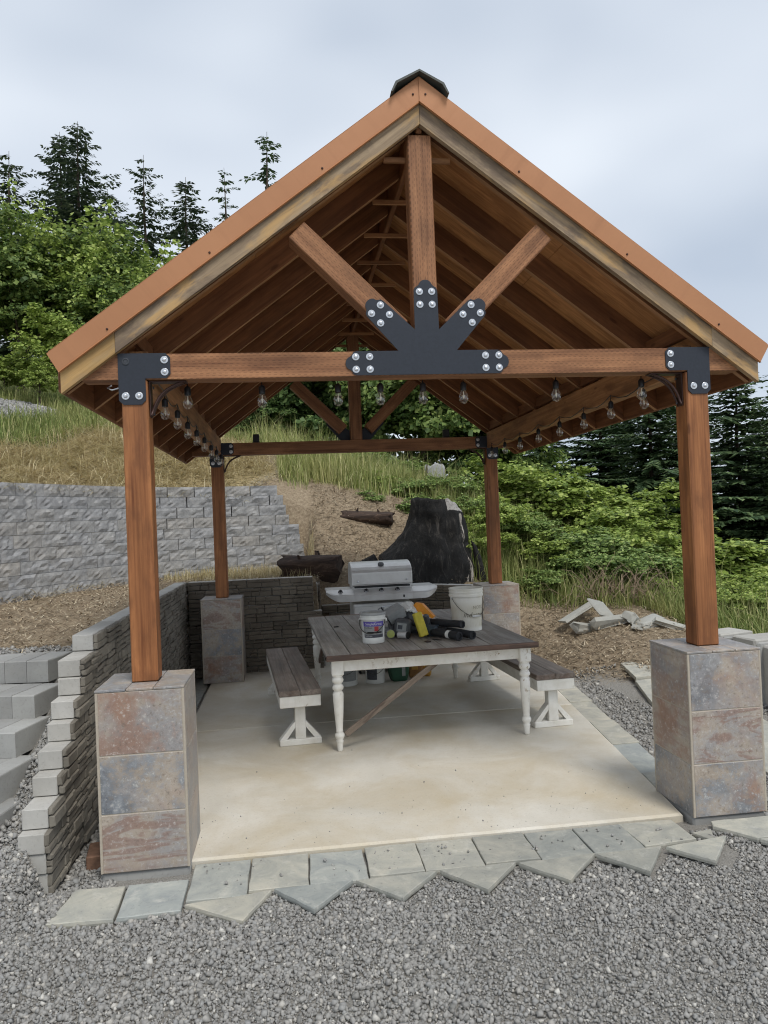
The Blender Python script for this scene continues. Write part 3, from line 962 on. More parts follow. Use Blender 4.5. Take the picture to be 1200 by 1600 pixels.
# strip along the right side of the slab
side_bed = struct(mesh_obj('side_paving_bed', *cbox(0.3, 3.2, 0.03, 0.004), M_GROUND, loc=(1.82, 1.9, -0.062)))
side_bed.rotation_euler = (0, 0, -0.127)
inv = side_bed.matrix_basis.inverted()
ye = [0.26, 0.62, 1.27, 1.92, 2.6, 3.25, 3.9]
for k in range(len(ye) - 1):
    y0, y1 = ye[k] + 0.004, ye[k + 1] - 0.004
    pts = [(slab_edge(y0) + 0.014, y0), (slab_edge(y0) + 0.24 - 0.01 * (k % 2), y0 + 0.0), (slab_edge(y1) + 0.23, y1 + 0.01), (slab_edge(y1) + 0.014, y1)]
    o = flag('flagstone', pts, -0.022 - 0.008 * (k % 2), 0.026, None, M_SLATE, rr)
    o.matrix_basis = inv @ o.matrix_basis
    o.parent = side_bed
# strip between the slab and the ledge wall on the left
left_bed = struct(mesh_obj('left_paving_bed', *cbox(0.27, 2.6, 0.03, 0.004), M_GROUND, loc=(-1.945, 3.5, -0.062)))
for k in range(4):
    y0 = 2.3 + 0.61 * k
    o = flag('flagstone', [(-2.085, y0), (-1.83, y0 + .01), (-1.835, y0 + 0.595), (-2.085, y0 + 0.6)], -0.02 - 0.006 * (k % 2), 0.026, None, M_SLATE_DARK, rr)
    o.location = o.location - left_bed.location
    o.parent = left_bed
# stepping slabs at the right
for k, (pts, z, lb) in enumerate((([(2.40, 2.15), (3.05, 2.3), (3.2, 3.05), (2.62, 3.0)], 0.03, 'pale dusty flagstone left of the right post pier, nearer one'),
                                  ([(2.64, 3.02), (3.22, 3.08), (3.5, 3.75), (2.75, 3.62)], 0.10, 'pale dusty flagstone left of the right post pier, farther one'),
                                  ([(2.35, 1.2), (3.0, 1.35), (3.04, 2.2), (2.42, 2.1)], 0.02, 'pale flagstone mostly hidden behind the right front pier'),
                                  ([(2.3, 0.3), (2.95, 0.42), (2.99, 1.26), (2.36, 1.15)], 0.015, 'pale flagstone at the right picture edge beside the right pier'))):
    o = flag('stepping_stone', pts, z, 0.04, None, M_SLATE, rr, tilt=(0.03, 0.05))
    tag(o, lb, 'flagstone', 'stepping stones right of the slab')
# ------------------------------------------------------------------ pavilion
WX, DY, HP, ZB = 1.65, 4.66, 0.962, 2.622
PW = 0.14
pav = empty('pavilion', (0, 2.33, 0))
tag(pav, 'open timber pavilion with steep gable roof on four reddish brown posts', 'pavilion')
class _Off:
    """builds parts in world coordinates under the pavilion's empty"""
    @staticmethod
    def fix(o):
        o.location = Vector(o.location) - pav.location
        return o
def P_beam(name, p0, p1, w, h, mat, up=(0, 0, 1), c=0.006):
    o = beam(name, p0, p1, w, h, mat, None, up, c)
    m = o.matrix_basis.copy()
    o.parent = pav
    m.translation = m.translation - pav.location
    o.matrix_basis = m
    return o
def P_prism(name, pts, t, mat, loc, rot=(0, 0, 0), parent=None):
    o = prism(name, pts, t, mat, None, loc, rot)
    o.parent = pav
    o.location = Vector(loc) - pav.location
    return o

for sx in (-1, 1):
    for y in (0, DY):
        P_beam('post', (sx * WX, y, HP - 0.004), (sx * WX, y, ZB - 0.002), PW, PW, M_POST, up=(0, 1, 0), c=0.007)
# tie beams: ends cut to the roof slope
for y in (0, DY):
    pts = [(-1.93, ZB), (1.93, ZB), (1.93, ZB + 0.045), (1.76, ZB + 0.14), (-1.76, ZB + 0.14), (-1.93, ZB + 0.045)]
    P_prism('tie_beam', pts, PW, M_TRUSS, (0, y, 0))
# side beams that carry the rafters
for sx in (-1, 1):
    P_beam('side_beam', (sx * WX, 0.073, ZB + 0.095), (sx * WX, DY - 0.073, ZB + 0.095), 0.11, 0.19, M_SIDE)
SL = 0.75
CS, SN = 0.8, 0.6
RT = 4.255          # rafter top line at the ridge
RB = 4.075          # rafter bottom line at the ridge
EX = 2.02
def slope_piece(name, sgn, y, t, top, bot, x0, x1, mat):
    """board lying in the roof slope; local X runs down the slope so that the grain follows it; plumb cuts at both ends"""
    pts = []
    for x, z in ((x0, top - SL * x0), (x1, top - SL * x1), (x1, bot - SL * x1), (x0, bot - SL * x0)):
        pts.append((x * CS - (z - top) * SN, x * SN + (z - top) * CS))
    o = prism(name, pts, t, mat)
    ang = math.atan2(SL, 1)
    if sgn > 0:
        m = Matrix.Rotation(ang, 4, 'Y')
    else:
        m = Matrix.Rotation(PI, 4, 'Z') @ Matrix.Rotation(ang, 4, 'Y')
    m.translation = Vector((0, y, top)) - pav.location
    o.parent = pav
    o.matrix_basis = m
    return o
ry = [0.0] + [0.583 * k for k in range(1, 8)] + [DY]
for sgn in (-1, 1):
    for y in ry:
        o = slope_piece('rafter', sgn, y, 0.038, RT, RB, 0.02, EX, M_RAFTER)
        o.data.materials.append(M_RAFTER_LIT)          # underside painted paler, as if lit by bounce from the slab
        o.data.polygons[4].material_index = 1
    slope_piece('rake_rafter', sgn, DY + 0.176, 0.038, RT, RB, 0.0, EX, M_RAFTER)
    # front rake board: long weathered piece and a shorter piece at the eave
    slope_piece('rake_board', sgn, -0.089, 0.038, 4.225, 4.0635, 0.001, 1.735, M_FASCIA)
    slope_piece('rake_board', sgn, -0.089, 0.038, 4.225, 4.0635, 1.737, 2.026, M_FASCIA2 if sgn < 0 else M_FASCIA)
    # sub-fascia along the eave, blocking over the side beam
    P_beam('eave_board', (sgn * (EX + 0.016), -0.068, 2.65), (sgn * (EX + 0.016), DY + 0.19, 2.65), 0.03, 0.185, M_RAFTER)
    for k in range(len(ry) - 1):
        P_beam('rafter_blocking', (sgn * 1.665, ry[k] + 0.021, 2.9), (sgn * 1.665, ry[k + 1] - 0.021, 2.9), 0.036, 0.1, M_RAFTER)
    # plywood sheathing in sheets
    ys = [-0.107, 1.14, 2.36, 3.58, DY + 0.19]
    for k in range(4):
        for (a, b) in ((0.0, 0.98), (0.983, 2.04)):
            o = slope_piece('sheathing_panel', sgn, (ys[k] + ys[k + 1]) / 2, ys[k + 1] - ys[k] - 0.003, RT + 0.016, RT + 0.0005, a, b, M_PLY)
    # roof metal with ribs
    slope_piece('roof_panel', sgn, 2.385, DY + 0.47 - 0.14, RT + 0.024, RT + 0.0175, 0.0, 2.075, M_ROOF)
    for k in range(13):
        slope_piece('roof_rib', sgn, -0.09 + 0.40 * k, 0.03, RT + 0.044, RT + 0.0245, 0.03, 2.07, M_ROOF)
P_beam('ridge_board', (0, -0.068, 4.13), (0, DY + 0.19, 4.13), 0.036, 0.2, M_RAFTER)
for y in ry:
    P_beam('collar_tie', (-0.2, y + 0.03, 3.915), (0.2, y + 0.03, 3.915), 0.02, 0.03, M_SIDE, c=0.002)
# copper coloured rake flashing with a hem along the lower edge
for sgn in (-1, 1):
    k = CS
    pts = [(0.0, 4.326), (2.09, 4.326 - SL * 2.09), (2.09 - 0.062, 4.326 - SL * 2.09 - 0.105), (0.0, 4.1865)]
    loc = [(x * CS - (z - 4.326) * SN, x * SN + (z - 4.326) * CS) for x, z in pts]
    o = prism('rake_flashing', loc, 0.004, M_COPPER)
    m = Matrix.Rotation(math.atan2(SL, 1), 4, 'Y')
    if sgn < 0:
        m = Matrix.Rotation(PI, 4, 'Z') @ m
    m.translation = Vector((0, -0.121 - (0.005 if sgn > 0 else 0), 4.326)) - pav.location
    o.parent = pav
    o.matrix_basis = m
    # hem: thin strip tilted outwards below the face
    u0, v0 = loc[3]; u1, v1 = loc[2]
    hem = mesh_obj('hem', [(u0, -0.002, v0), (u1, -0.002, v0), (u1, -0.014, v0 - 0.009), (u0, -0.014, v0 - 0.009), (u0, 0.004, v0 - 0.011), (u1, 0.004, v0 - 0.011)],
                   [(0, 1, 2, 3), (3, 2, 5, 4), (0, 4, 5, 1), (0, 3, 4), (1, 5, 2)], M_COPPER, o)
    if sgn < 0:
        for v in hem.data.vertices:
            v.co.y = -v.co.y
        hem.data.flip_normals()
    top = mesh_obj('top_flange', *cbox(2.6, 0.1, 0.003, 0.001), M_COPPER, o, loc=(1.3, (0.052 if sgn > 0 else -0.052), 0.0035))
    for uu in (0.09, 0.78, 1.58, 2.28):
        lathe('screw', [(0.0065, 0), (0.0065, 0.003), (0.004, 0.006)], M_BRACKET, o, loc=(uu, -0.002 * sgn, -0.088 if uu > 0.2 else -0.06), rot=(R(90) * sgn, 0, 0), seg=8)
# dark ridge cap
cap = [(-0.168, 4.203), (-0.14, 4.262), (0.0, 4.336), (0.14, 4.262), (0.168, 4.203), (0.158, 4.203), (0.13, 4.252), (0.0, 4.324), (-0.13, 4.252), (-0.158, 4.203)]
capq = [(x, z + 0.012) for x, z in cap]
V = []
for yy in (-0.165, DY + 0.22):
    V += [(x, yy, z) for x, z in capq]
F = []
for i in range(10):
    j = (i + 1) % 10
    F.append((i, j, 10 + j, 10 + i))
F = [f[::-1] for f in F]
for a in range(4):
    F.append((a, a + 1, 8 - a, 9 - a)); F.append(tuple(10 + q for q in (9 - a, 8 - a, a + 1, a)))
o = mesh_obj('ridge_cap', V, F, M_CAP)
o.parent = pav; o.location = -pav.location
# king posts and struts
for y in (0, DY):
    P_prism('king_post', [(-0.07, ZB + 0.142), (0.07, ZB + 0.142), (0.07, 3.985), (0.0, 4.036), (-0.07, 3.985)], PW, M_TRUSS, (0, y, 0)) if False else None
    o = P_beam('king_post', (0, y, ZB + 0.142), (0, y, 4.02), PW, PW, M_TRUSS, up=(0, 1, 0))
    for s in (-1, 1):
        d = Vector((s * 0.674, 0, 0.739)).normalized()
        a = Vector((s * 0.152, y, 2.89)); b = Vector((s * 0.755, y, 3.487))
        d = (b - a).normalized()
        # stop the strut below the rafter line
        P_beam('strut', a, b - d * 0.035, PW * 0.93, PW, M_TRUSS, up=(0, 1, 0))

# ---- black steel plates with bolts
_bm = {}
def bolt_mesh():
    if 'b' not in _bm:
        V1, F1 = lathe_data([(0.021, 0), (0.021, 0.0022), (0.0195, 0.0032), (0.0125, 0.0034)], 18)
        V2, F2 = lathe_data([(0.0115, 0.003), (0.0115, 0.008), (0.0095, 0.0105), (0.005, 0.012), (0.0, 0.0123)], 6)
        n = len(V1)
        me = bpy.data.meshes.new('bolt')
        me.from_pydata(V1 + V2, [], F1 + [tuple(i + n for i in f) for f in F2])
        me.materials.append(M_ZINC)
        me.update()
        _bm['b'] = me
    return _bm['b']
def arc(cx, cz, r, a0, a1, n):
    return [(cx + r * math.cos(R(a0 + (a1 - a0) * k / n)), cz + r * math.sin(R(a0 + (a1 - a0) * k / n))) for k in range(n + 1)]
def plate(name, pts, bolts, y, front, missing=()):
    t = 0.006
    o = P_prism(name, pts, t, M_PLATE, (0, y, 0))
    for i, (x, z) in enumerate(bolts):
        if i in missing:
            lathe('bolt_socket', [(0.02, 0), (0.02, 0.003), (0.017, 0.004), (0.013, 0.0035), (0.012, 0.001)], M_DARKZINC, o, loc=(x, -t / 2 * front, z), rot=(R(90) * front, 0, 0), seg=16)
        else:
            b = add_mesh('bolt', bolt_mesh(), o, (x, -t / 2 * front, z), (R(90) * front, 0, 0))
            b.rotation_euler.rotate_axis('Z', random.uniform(0, 1))
    return o
def mir(p):
    return [(-x, z) for x, z in p]
# centre plate: one arm along each timber, ogee ends
def ogee(w):
    """outline of an arm end of half width w, starting right side going round to left, arm points along +v"""
    return [(w, -0.03), (w - 0.006, -0.012), (w - 0.02, -0.004), (w - 0.028, 0.004)] + [(0.037 * math.cos(R(a)), 0.004 + 0.030 * math.sin(R(a))) for a in range(10, 171, 20)] + [(-w + 0.028, 0.004), (-w + 0.02, -0.004), (-w + 0.006, -0.012), (-w, -0.03)]
def arm(cx, cz, ang, L, w):
    ca, sa = math.cos(ang), math.sin(ang)
    return [(cx + ca * (v + L) + sa * u, cz + sa * (v + L) - ca * u) for u, v in ogee(w)]
zc = 2.694
diag = math.atan2(0.739, 0.674)
outline = []
outline += arm(0, zc, 0, 0.445, 0.069)                   # right arm, goes from lower to upper edge
outline += [(0.172, zc + 0.069)]
outline += arm(0.0 + 0.03, zc + 0.02, diag, 0.425, 0.066)
outline += [(0.071, 2.885)]
outline += arm(0, zc, PI / 2, 0.445, 0.069)
outline += [(-0.071, 2.885)]
outline += arm(-0.03, zc + 0.02, PI - diag, 0.425, 0.066)
outline += [(-0.172, zc + 0.069)]
outline += arm(0, zc, PI, 0.445, 0.069)
bolts = []
for (cx, cz, ang, L) in ((0, zc, 0, 0.445), (0.03, zc + 0.02, diag, 0.425), (0, zc, PI / 2, 0.445), (-0.03, zc + 0.02, PI - diag, 0.425), (0, zc, PI, 0.445)):
    for v in (-0.025, -0.105) if ang in (0, PI) else (-0.035, -0.11):
        for u in (-0.036, 0.036):
            bolts.append((cx + math.cos(ang) * (L + v) + math.sin(ang) * u, cz + math.sin(ang) * (L + v) - math.cos(ang) * u))
plate('truss_plate', outline, bolts, -0.0735, 1)
plate('truss_plate', outline, bolts, DY + 0.0735, -1)
ch = 0.024
Lp = [(-1.732, 2.765), (-1.732, 2.482 + ch), (-1.732 + ch, 2.482), (-1.588 - ch, 2.482), (-1.588, 2.482 + ch), (-1.588, 2.626), (-1.452 - ch, 2.626), (-1.452, 2.626 + ch), (-1.452, 2.765 - ch), (-1.452 - ch, 2.765)]
Lb = [(-1.69, 2.72), (-1.483, 2.727), (-1.483, 2.66), (-1.696, 2.53), (-1.624, 2.53)]
plate('corner_plate', Lp, Lb, -0.0735, 1, missing=(0,))
plate('corner_plate', mir(Lp), mir(Lb[1:]), -0.0735, 1)
plate('corner_plate', Lp, Lb[1:], DY - 0.0735, 1)
plate('corner_plate', mir(Lp), mir(Lb[1:]), DY - 0.0735, 1)
# inner steel knee brackets
for y in (0.0, DY):
    for s in (-1, 1):
        br = empty('knee_bracket', (0, 0, 0))
        br.parent = pav
        br.location = Vector((s * (WX - 0.072), y, ZB - 0.002)) - pav.location
        box('leg_flange', (0.006, 0.07, 0.2), (-s * 0.004, 0, -0.1), M_BRACKET, br, c=0.001)
        box('arm_flange', (0.2, 0.07, 0.006), (-s * 0.105, 0, -0.004), M_BRACKET, br, c=0.001)
        for dy in (-0.02, 0.02):
            pts = [(-s * (0.008 + 0.182 * t - 0.028 * math.sin(PI * t)), dy, -0.188 + 0.184 * t + 0.028 * math.sin(PI * t)) for t in np.linspace(0.0, 1.0, 9)]
            tube('brace_bar', pts, 0.008, M_BRACKET, br, 6)
        for (bx, bz) in ((-0.012, -0.18), (-0.012, -0.03)):
            lathe('bolt_head', [(0.008, 0), (0.008, 0.005), (0.005, 0.008)], M_DARKZINC, br, loc=(s * bx, 0.02, bz), rot=(0, -s * R(90), 0), seg=6)

# ---- tiled piers
def pier(sx, y, label, looks):
    rt_ = random.Random(label)
    e = empty('tiled_pier', (sx * WX, y, 0))
    tag(e, label, 'pier', 'tiled piers under the posts')
    S = 0.2286
    core = S - 0.002
    box('core', (core * 2, core * 2, 0.944), (0, 0, 0.473), M_GROUT, e, c=0.002)
    hs = [0.0, 0.306, 0.613, 0.945]
    for f in range(4):
        a = f * PI / 2
        for k in range(3):
            z0, z1 = hs[k] + 0.0028, hs[k + 1] - 0.0028
            V, F = cbox(S * 2 - 0.028, 0.0115, z1 - z0, 0.0022)
            o = mesh_obj('side_tile', V, F, M_TILE, e, loc=(math.sin(a) * (S - 0.0055), -math.cos(a) * (S - 0.0055), (z0 + z1) / 2))
            o.rotation_euler = (0, 0, a)
            o.color = (*looks.get((f, k), (rt_.choice((0.0, 0.3, 1.0)), rt_.uniform(0.2, 0.9), rt_.uniform(0.0, 0.9))), 1)
    for cx in (-1, 1):
        for cy in (-1, 1):
            box('corner_trim', (0.012, 0.012, 0.945), (cx * (S - 0.006), cy * (S - 0.006), 0.4725), M_GROUT, e, c=0.002)
    # top tiles cut round the post
    w = (S + 0.002)
    for (cx, cy, sx_, sy_) in ((-(w + 0.071) / 2, 0, w - 0.073, 2 * w), ((w + 0.071) / 2, 0, w - 0.073, 2 * w), (0, -(w + 0.071) / 2, 0.138, w - 0.073), (0, (w + 0.071) / 2, 0.138, w - 0.073)):
        o = box('top_tile', (sx_, sy_, 0.012), (cx, cy, 0.9525), M_TILE, e, c=0.002)
        o.color = (0.2, 0.1, 0.7, 1)
    return e
pier(-1, 0, 'tiled pier at the left front with a blue-grey stain on its middle tile', {(0, 2): (0.1, 0.85, 0.15), (0, 1): (0.0, 0.35, 1.0), (0, 0): (1.0, 0.25, 0.1), (1, 0): (0.2, 0.2, 0.8), (1, 1): (0.4, 0.5, 0.4), (1, 2): (0.4, 0.5, 0.3)})
pier(1, 0, 'tiled pier at the right front with a rusty patch on its lowest tile', {(0, 2): (0.1, 0.6, 0.75), (0, 1): (1.0, 0.5, 0.1), (0, 0): (0.0, 0.8, 0.95), (3, 0): (0.1, 0.1, 0.95), (3, 1): (0.6, 0.9, 0.2), (3, 2): (0.5, 0.6, 0.6)})
pier(-1, DY, 'tiled pier in the left rear corner before the dark ledge wall', {(0, 2): (1.0, 0.4, 0.1), (0, 1): (0.0, 0.1, 1.0), (0, 0): (0.6, 1.0, 0.2)})
pier(1, DY, 'tiled pier at the right rear beside the grassy bank', {(0, 2): (0.5, 0.9, 0.6), (0, 1): (0.4, 0.7, 0.4)})
# mortar footing under the near left pier
ft = mesh_obj('pier_footing', *cbox(0.45, 0.43, 0.09, 0.01, 0.004), M_CUT, loc=(-WX, 0, -0.048))
ft['kind'] = 'structure'
ft2 = mesh_obj('pier_footing', *cbox(0.45, 0.43, 0.09, 0.01, 0.004), M_CUT, loc=(WX, 0, -0.048))
ft2['kind'] = 'structure'
# ------------------------------------------------------------------ tall split-face retaining wall
def split_block_mesh(seed, L=0.3985, H=0.149, D=0.24):
    """block with a rough split face towards -Y, rounded-off edges; origin at the middle of the face's foot"""
    rr = np.random.default_rng(seed)
    nu, nv = 9, 5
    us = np.linspace(-L / 2, L / 2, nu); vs = np.linspace(0.002, H, nv)
    U, Vv = np.meshgrid(us, vs)
    P = np.c_[U.ravel(), np.zeros(U.size), Vv.ravel()]
    d = noise3(P * np.array([1, 1, 1.6]), 9.0, seed * 3 + 1, 3) * 0.017 + rr.normal(0, 0.005, U.size)
    edge = np.minimum(np.minimum(U.ravel() + L / 2, L / 2 - U.ravel()) / 0.03, np.minimum(Vv.ravel(), H - Vv.ravel() + 0.002) / 0.03)
    edge = np.clip(edge, 0, 1)
    P[:, 1] = -(0.004 * edge + d * (0.3 + 0.7 * edge)) - 0.004
    V = [tuple(p) for p in P]
    F = []
    for j in range(nv - 1):
        for i in range(nu - 1):
            a = j * nu + i
            F.append((a, a + 1, a + nu + 1, a + nu))
    n = len(V)
    V += [(-L / 2, D, 0.002), (L / 2, D, 0.002), (L / 2, D, H), (-L / 2, D, H)]
    top = [(nv - 1) * nu + i for i in range(nu)]
    F.append(tuple(top) + (n + 2, n + 3))
    F.append(tuple(range(nu))[::-1] + (n, n + 1))
    F.append(tuple(j * nu for j in range(nv))[::-1] + (n, n + 3)[::1] if False else (n, *[j * nu for j in range(nv)], n + 3))
    F.append((n + 2, *[j * nu + nu - 1 for j in range(nv)][::-1], n + 1))
    F.append((n + 1, n, n + 3, n + 2))
    me = bpy.data.meshes.new('split_block')
    me.from_pydata(V, [], F)
    me.materials.append(M_SPLIT)
    me.update()
    return me
SPLIT = [split_block_mesh(s) for s in range(8)]
seglen = np.r_[0, np.cumsum(np.linalg.norm(np.diff(WALL_CURVE, axis=0), axis=1))]
def wall_at(s, off=0.0):
    x = np.interp(s, seglen, WALL_CURVE[:, 0]); y = np.interp(s, seglen, WALL_CURVE[:, 1])
    x2 = np.interp(s + 0.02, seglen, WALL_CURVE[:, 0]); y2 = np.interp(s + 0.02, seglen, WALL_CURVE[:, 1])
    if s + 0.02 > seglen[-1]:
        x2, y2 = x + (x - np.interp(s - 0.02, seglen, WALL_CURVE[:, 0])), y + (y - np.interp(s - 0.02, seglen, WALL_CURVE[:, 1]))
    a = math.atan2(y2 - y, x2 - x)
    return x - math.sin(a) * off, y + math.cos(a) * off, a
wall = empty('retaining_wall', (-2.6, 6.5, 1.03))
tag(wall, 'tall curved retaining wall of pale grey split-face concrete blocks', 'wall')
rr = random.Random(4)
s_end = float(np.interp(-1.0, WALL_CURVE[:, 0], seglen))
s_start = float(np.interp(-5.0, WALL_CURVE[:, 0], seglen))
course_end = [0.39, 0.37, 0.36, 0.31, 0.30, 0.16, 0.12, 0.08, 0.0]
for k in range(9):
    z = 2.385 - 0.151 * (9 - k)
    s = s_end + course_end[k]
    first = True
    while s > s_start:
        L = 0.4
        if first and k % 2:
            L = 0.2
        first = False
        x, y, a = wall_at(s - L / 2, 0.012 * k)
        o = add_mesh('block', SPLIT[rr.randrange(8)], wall, Vector((x + rr.uniform(-.002, .002), y, z)) - wall.location, (rr.uniform(-.008, .008), 0, a + rr.uniform(-.012, .012)))
        if L < 0.3:
            o.scale = (0.5, 1, 1)
        s -= L + 0.001

# ------------------------------------------------------------------ ledge-stone blocks
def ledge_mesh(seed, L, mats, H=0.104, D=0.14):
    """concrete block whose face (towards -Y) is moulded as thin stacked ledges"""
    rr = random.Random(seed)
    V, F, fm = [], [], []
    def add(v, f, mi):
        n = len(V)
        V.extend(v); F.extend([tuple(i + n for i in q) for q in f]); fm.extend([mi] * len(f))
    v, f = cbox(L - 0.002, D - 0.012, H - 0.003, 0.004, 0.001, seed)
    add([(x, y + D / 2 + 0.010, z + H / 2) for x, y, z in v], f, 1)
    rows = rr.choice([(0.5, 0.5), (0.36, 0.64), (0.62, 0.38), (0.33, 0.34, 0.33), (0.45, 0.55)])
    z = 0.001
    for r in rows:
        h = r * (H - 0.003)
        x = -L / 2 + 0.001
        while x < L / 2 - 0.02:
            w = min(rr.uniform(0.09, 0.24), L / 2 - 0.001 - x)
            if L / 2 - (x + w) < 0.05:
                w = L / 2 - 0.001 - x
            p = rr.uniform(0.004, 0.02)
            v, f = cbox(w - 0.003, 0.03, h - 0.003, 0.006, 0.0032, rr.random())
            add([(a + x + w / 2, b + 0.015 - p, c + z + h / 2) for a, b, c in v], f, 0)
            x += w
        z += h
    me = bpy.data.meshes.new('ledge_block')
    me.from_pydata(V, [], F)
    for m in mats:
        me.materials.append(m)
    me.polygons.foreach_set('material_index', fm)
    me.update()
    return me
LEDGE = {L: [ledge_mesh(int(L * 1000) + s, L, (M_LEDGE, M_BLOCK)) for s in range(5)] for L in (0.2, 0.3, 0.4)}
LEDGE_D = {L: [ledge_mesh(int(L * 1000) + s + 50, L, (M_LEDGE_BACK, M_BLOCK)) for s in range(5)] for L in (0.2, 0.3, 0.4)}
CH = 0.1055
NC = 11
lw = empty('ledge_wall', (-2.1, 2.3, -0.03))
tag(lw, 'low stepped ledge-stone wall running along the left of the slab', 'wall')
rr = random.Random(12)
starts = [-0.33, -0.34, -0.35, -0.29, -0.112, 0.0, 0.174, 0.256, 0.398, 0.42, 0.735]
for k in range(NC):
    z = -0.03 + CH * k
    y = starts[k] - (0.0 if k > 2 else 0.0)
    j = 0
    while y < 4.93:
        L = rr.choice((0.3, 0.4, 0.4)) if j else (0.4 if k % 2 else 0.3)
        if y + L > 4.96:
            L = 0.2
        face = -2.095 - (0.0012 * k) + rr.uniform(-.003, .003)
        o = add_mesh('block', rr.choice(LEDGE[L]), lw, Vector((face, y + L / 2, z)) - lw.location, (0, 0, PI / 2 + rr.uniform(-.006, .006)))
        y += L + 0.002
        j += 1
# capping course colour shows on the tops; lighter caps are part of the blocks
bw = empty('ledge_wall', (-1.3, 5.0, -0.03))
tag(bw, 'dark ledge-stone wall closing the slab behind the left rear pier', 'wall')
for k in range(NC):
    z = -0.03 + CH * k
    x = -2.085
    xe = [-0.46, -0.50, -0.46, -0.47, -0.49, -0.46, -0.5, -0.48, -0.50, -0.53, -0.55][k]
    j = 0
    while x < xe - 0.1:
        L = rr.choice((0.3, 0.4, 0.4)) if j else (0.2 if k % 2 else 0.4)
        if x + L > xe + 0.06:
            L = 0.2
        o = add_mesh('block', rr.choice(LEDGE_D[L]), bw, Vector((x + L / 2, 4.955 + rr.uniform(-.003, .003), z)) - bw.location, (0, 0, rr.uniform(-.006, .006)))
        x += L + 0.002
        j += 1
# return of the wall into the barbecue recess and its back, rising to the right
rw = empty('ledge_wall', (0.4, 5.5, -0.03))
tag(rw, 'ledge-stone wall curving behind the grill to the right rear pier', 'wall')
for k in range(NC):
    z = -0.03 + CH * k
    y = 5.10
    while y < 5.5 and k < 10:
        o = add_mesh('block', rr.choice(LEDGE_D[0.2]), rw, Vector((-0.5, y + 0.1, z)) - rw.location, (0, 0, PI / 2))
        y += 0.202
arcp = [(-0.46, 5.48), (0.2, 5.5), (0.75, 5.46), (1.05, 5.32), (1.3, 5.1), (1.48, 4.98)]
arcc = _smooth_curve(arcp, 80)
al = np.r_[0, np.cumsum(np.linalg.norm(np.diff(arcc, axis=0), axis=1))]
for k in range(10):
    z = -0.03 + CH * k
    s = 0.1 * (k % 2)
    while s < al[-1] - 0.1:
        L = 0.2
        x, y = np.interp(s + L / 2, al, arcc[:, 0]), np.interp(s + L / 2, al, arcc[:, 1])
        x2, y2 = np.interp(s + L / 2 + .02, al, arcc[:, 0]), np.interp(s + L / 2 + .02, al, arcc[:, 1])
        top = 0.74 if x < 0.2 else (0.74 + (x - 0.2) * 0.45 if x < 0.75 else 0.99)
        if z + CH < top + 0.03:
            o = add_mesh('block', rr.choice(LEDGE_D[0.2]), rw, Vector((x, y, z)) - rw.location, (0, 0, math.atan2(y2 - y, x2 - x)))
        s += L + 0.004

# ------------------------------------------------------------------ block steps climbing past the end of the ledge wall
def step_block(name, pts, z, h, parent):
    """wedge shaped concrete block, outline in plan, flat top"""
    n = len(pts)
    cx = sum(p[0] for p in pts) / n; cy = sum(p[1] for p in pts) / n
    c = 0.006
    V = []
    for ins, zz in ((0, -h), (0, -c), (c, 0)):
        for (x, y) in pts:
            d = Vector((cx - x, cy - y)).normalized()
            V.append((x - cx + d.x * ins * 1.3, y - cy + d.y * ins * 1.3, zz))
    F = []
    for lv in range(2):
        for k in range(n):
            k2 = (k + 1) % n
            F.append((lv * n + k, lv * n + k2, (lv + 1) * n + k2, (lv + 1) * n + k))
    F.append(tuple(2 * n + k for k in range(n))); F.append(tuple(range(n))[::-1])
    return mesh_obj(name, V, F, M_CUT, parent, loc=Vector((cx, cy, z)) - parent.location)
STEPS = [(0.93, [(-2.79, 1.066), (-2.643, 1.051), (-2.495, 1.027)], (-2.455, 1.22), 'topmost step of grey concrete blocks beside the ledge wall'),
         (0.785, [(-2.74, 0.67), (-2.597, 0.637), (-2.45, 0.602)], (-2.388, 0.95), 'second step from the top, grey blocks beside the ledge wall'),
         (0.64, [(-2.75, 0.36), (-2.605, 0.315), (-2.459, 0.286)], (-2.378, 0.64), 'third step from the top, angled grey block beside the ledge wall'),
         (0.495, [(-2.74, 0.04), (-2.58, -0.0), (-2.433, -0.06)], (-2.355, 0.30), 'fourth step from the top, cut by the left picture edge'),
         (0.35, [(-2.70, -0.27), (-2.54, -0.29), (-2.39, -0.32)], (-2.335, -0.02), 'lowest concrete step, half sunk in gravel at the left edge')]
for (z, fr, back, lb) in STEPS:
    st = empty('stone_step', (fr[1][0], fr[1][1], z - 0.147))
    tag(st, lb, 'step', 'concrete block steps left of the ledge wall')
    dv = Vector((back[0] - fr[2][0], back[1] - fr[2][1]))
    # each block is a wedge: the outermost one has the slanted end
    w = (Vector(fr[0]) - Vector(fr[2])).normalized()
    depth = 0.36
    nb = Vector((w.y, -w.x))
    if nb.y < 0:
        nb = -nb
    fr2 = [Vector(p) for p in fr]
    for ext in range(2):
        fr2.insert(0, fr2[0] + (fr2[0] - fr2[1]))
    for i in range(len(fr2) - 1):
        a, b = fr2[i], fr2[i + 1] - (fr2[i + 1] - fr2[i]).normalized() * 0.003
        ba, bb = a + nb * depth, b + nb * depth
        if i == len(fr2) - 2:
            q = Vector(back)
            far = q + nb * max(0.02, depth - (q - b).dot(nb))
            pts = [a, b, q, far, ba]
        else:
            pts = [a, b, bb, ba]
        step_block('block', [tuple(p) for p in pts], z + random.uniform(-.002, .002), 0.147 if z > 0.6 else 0.27, st)
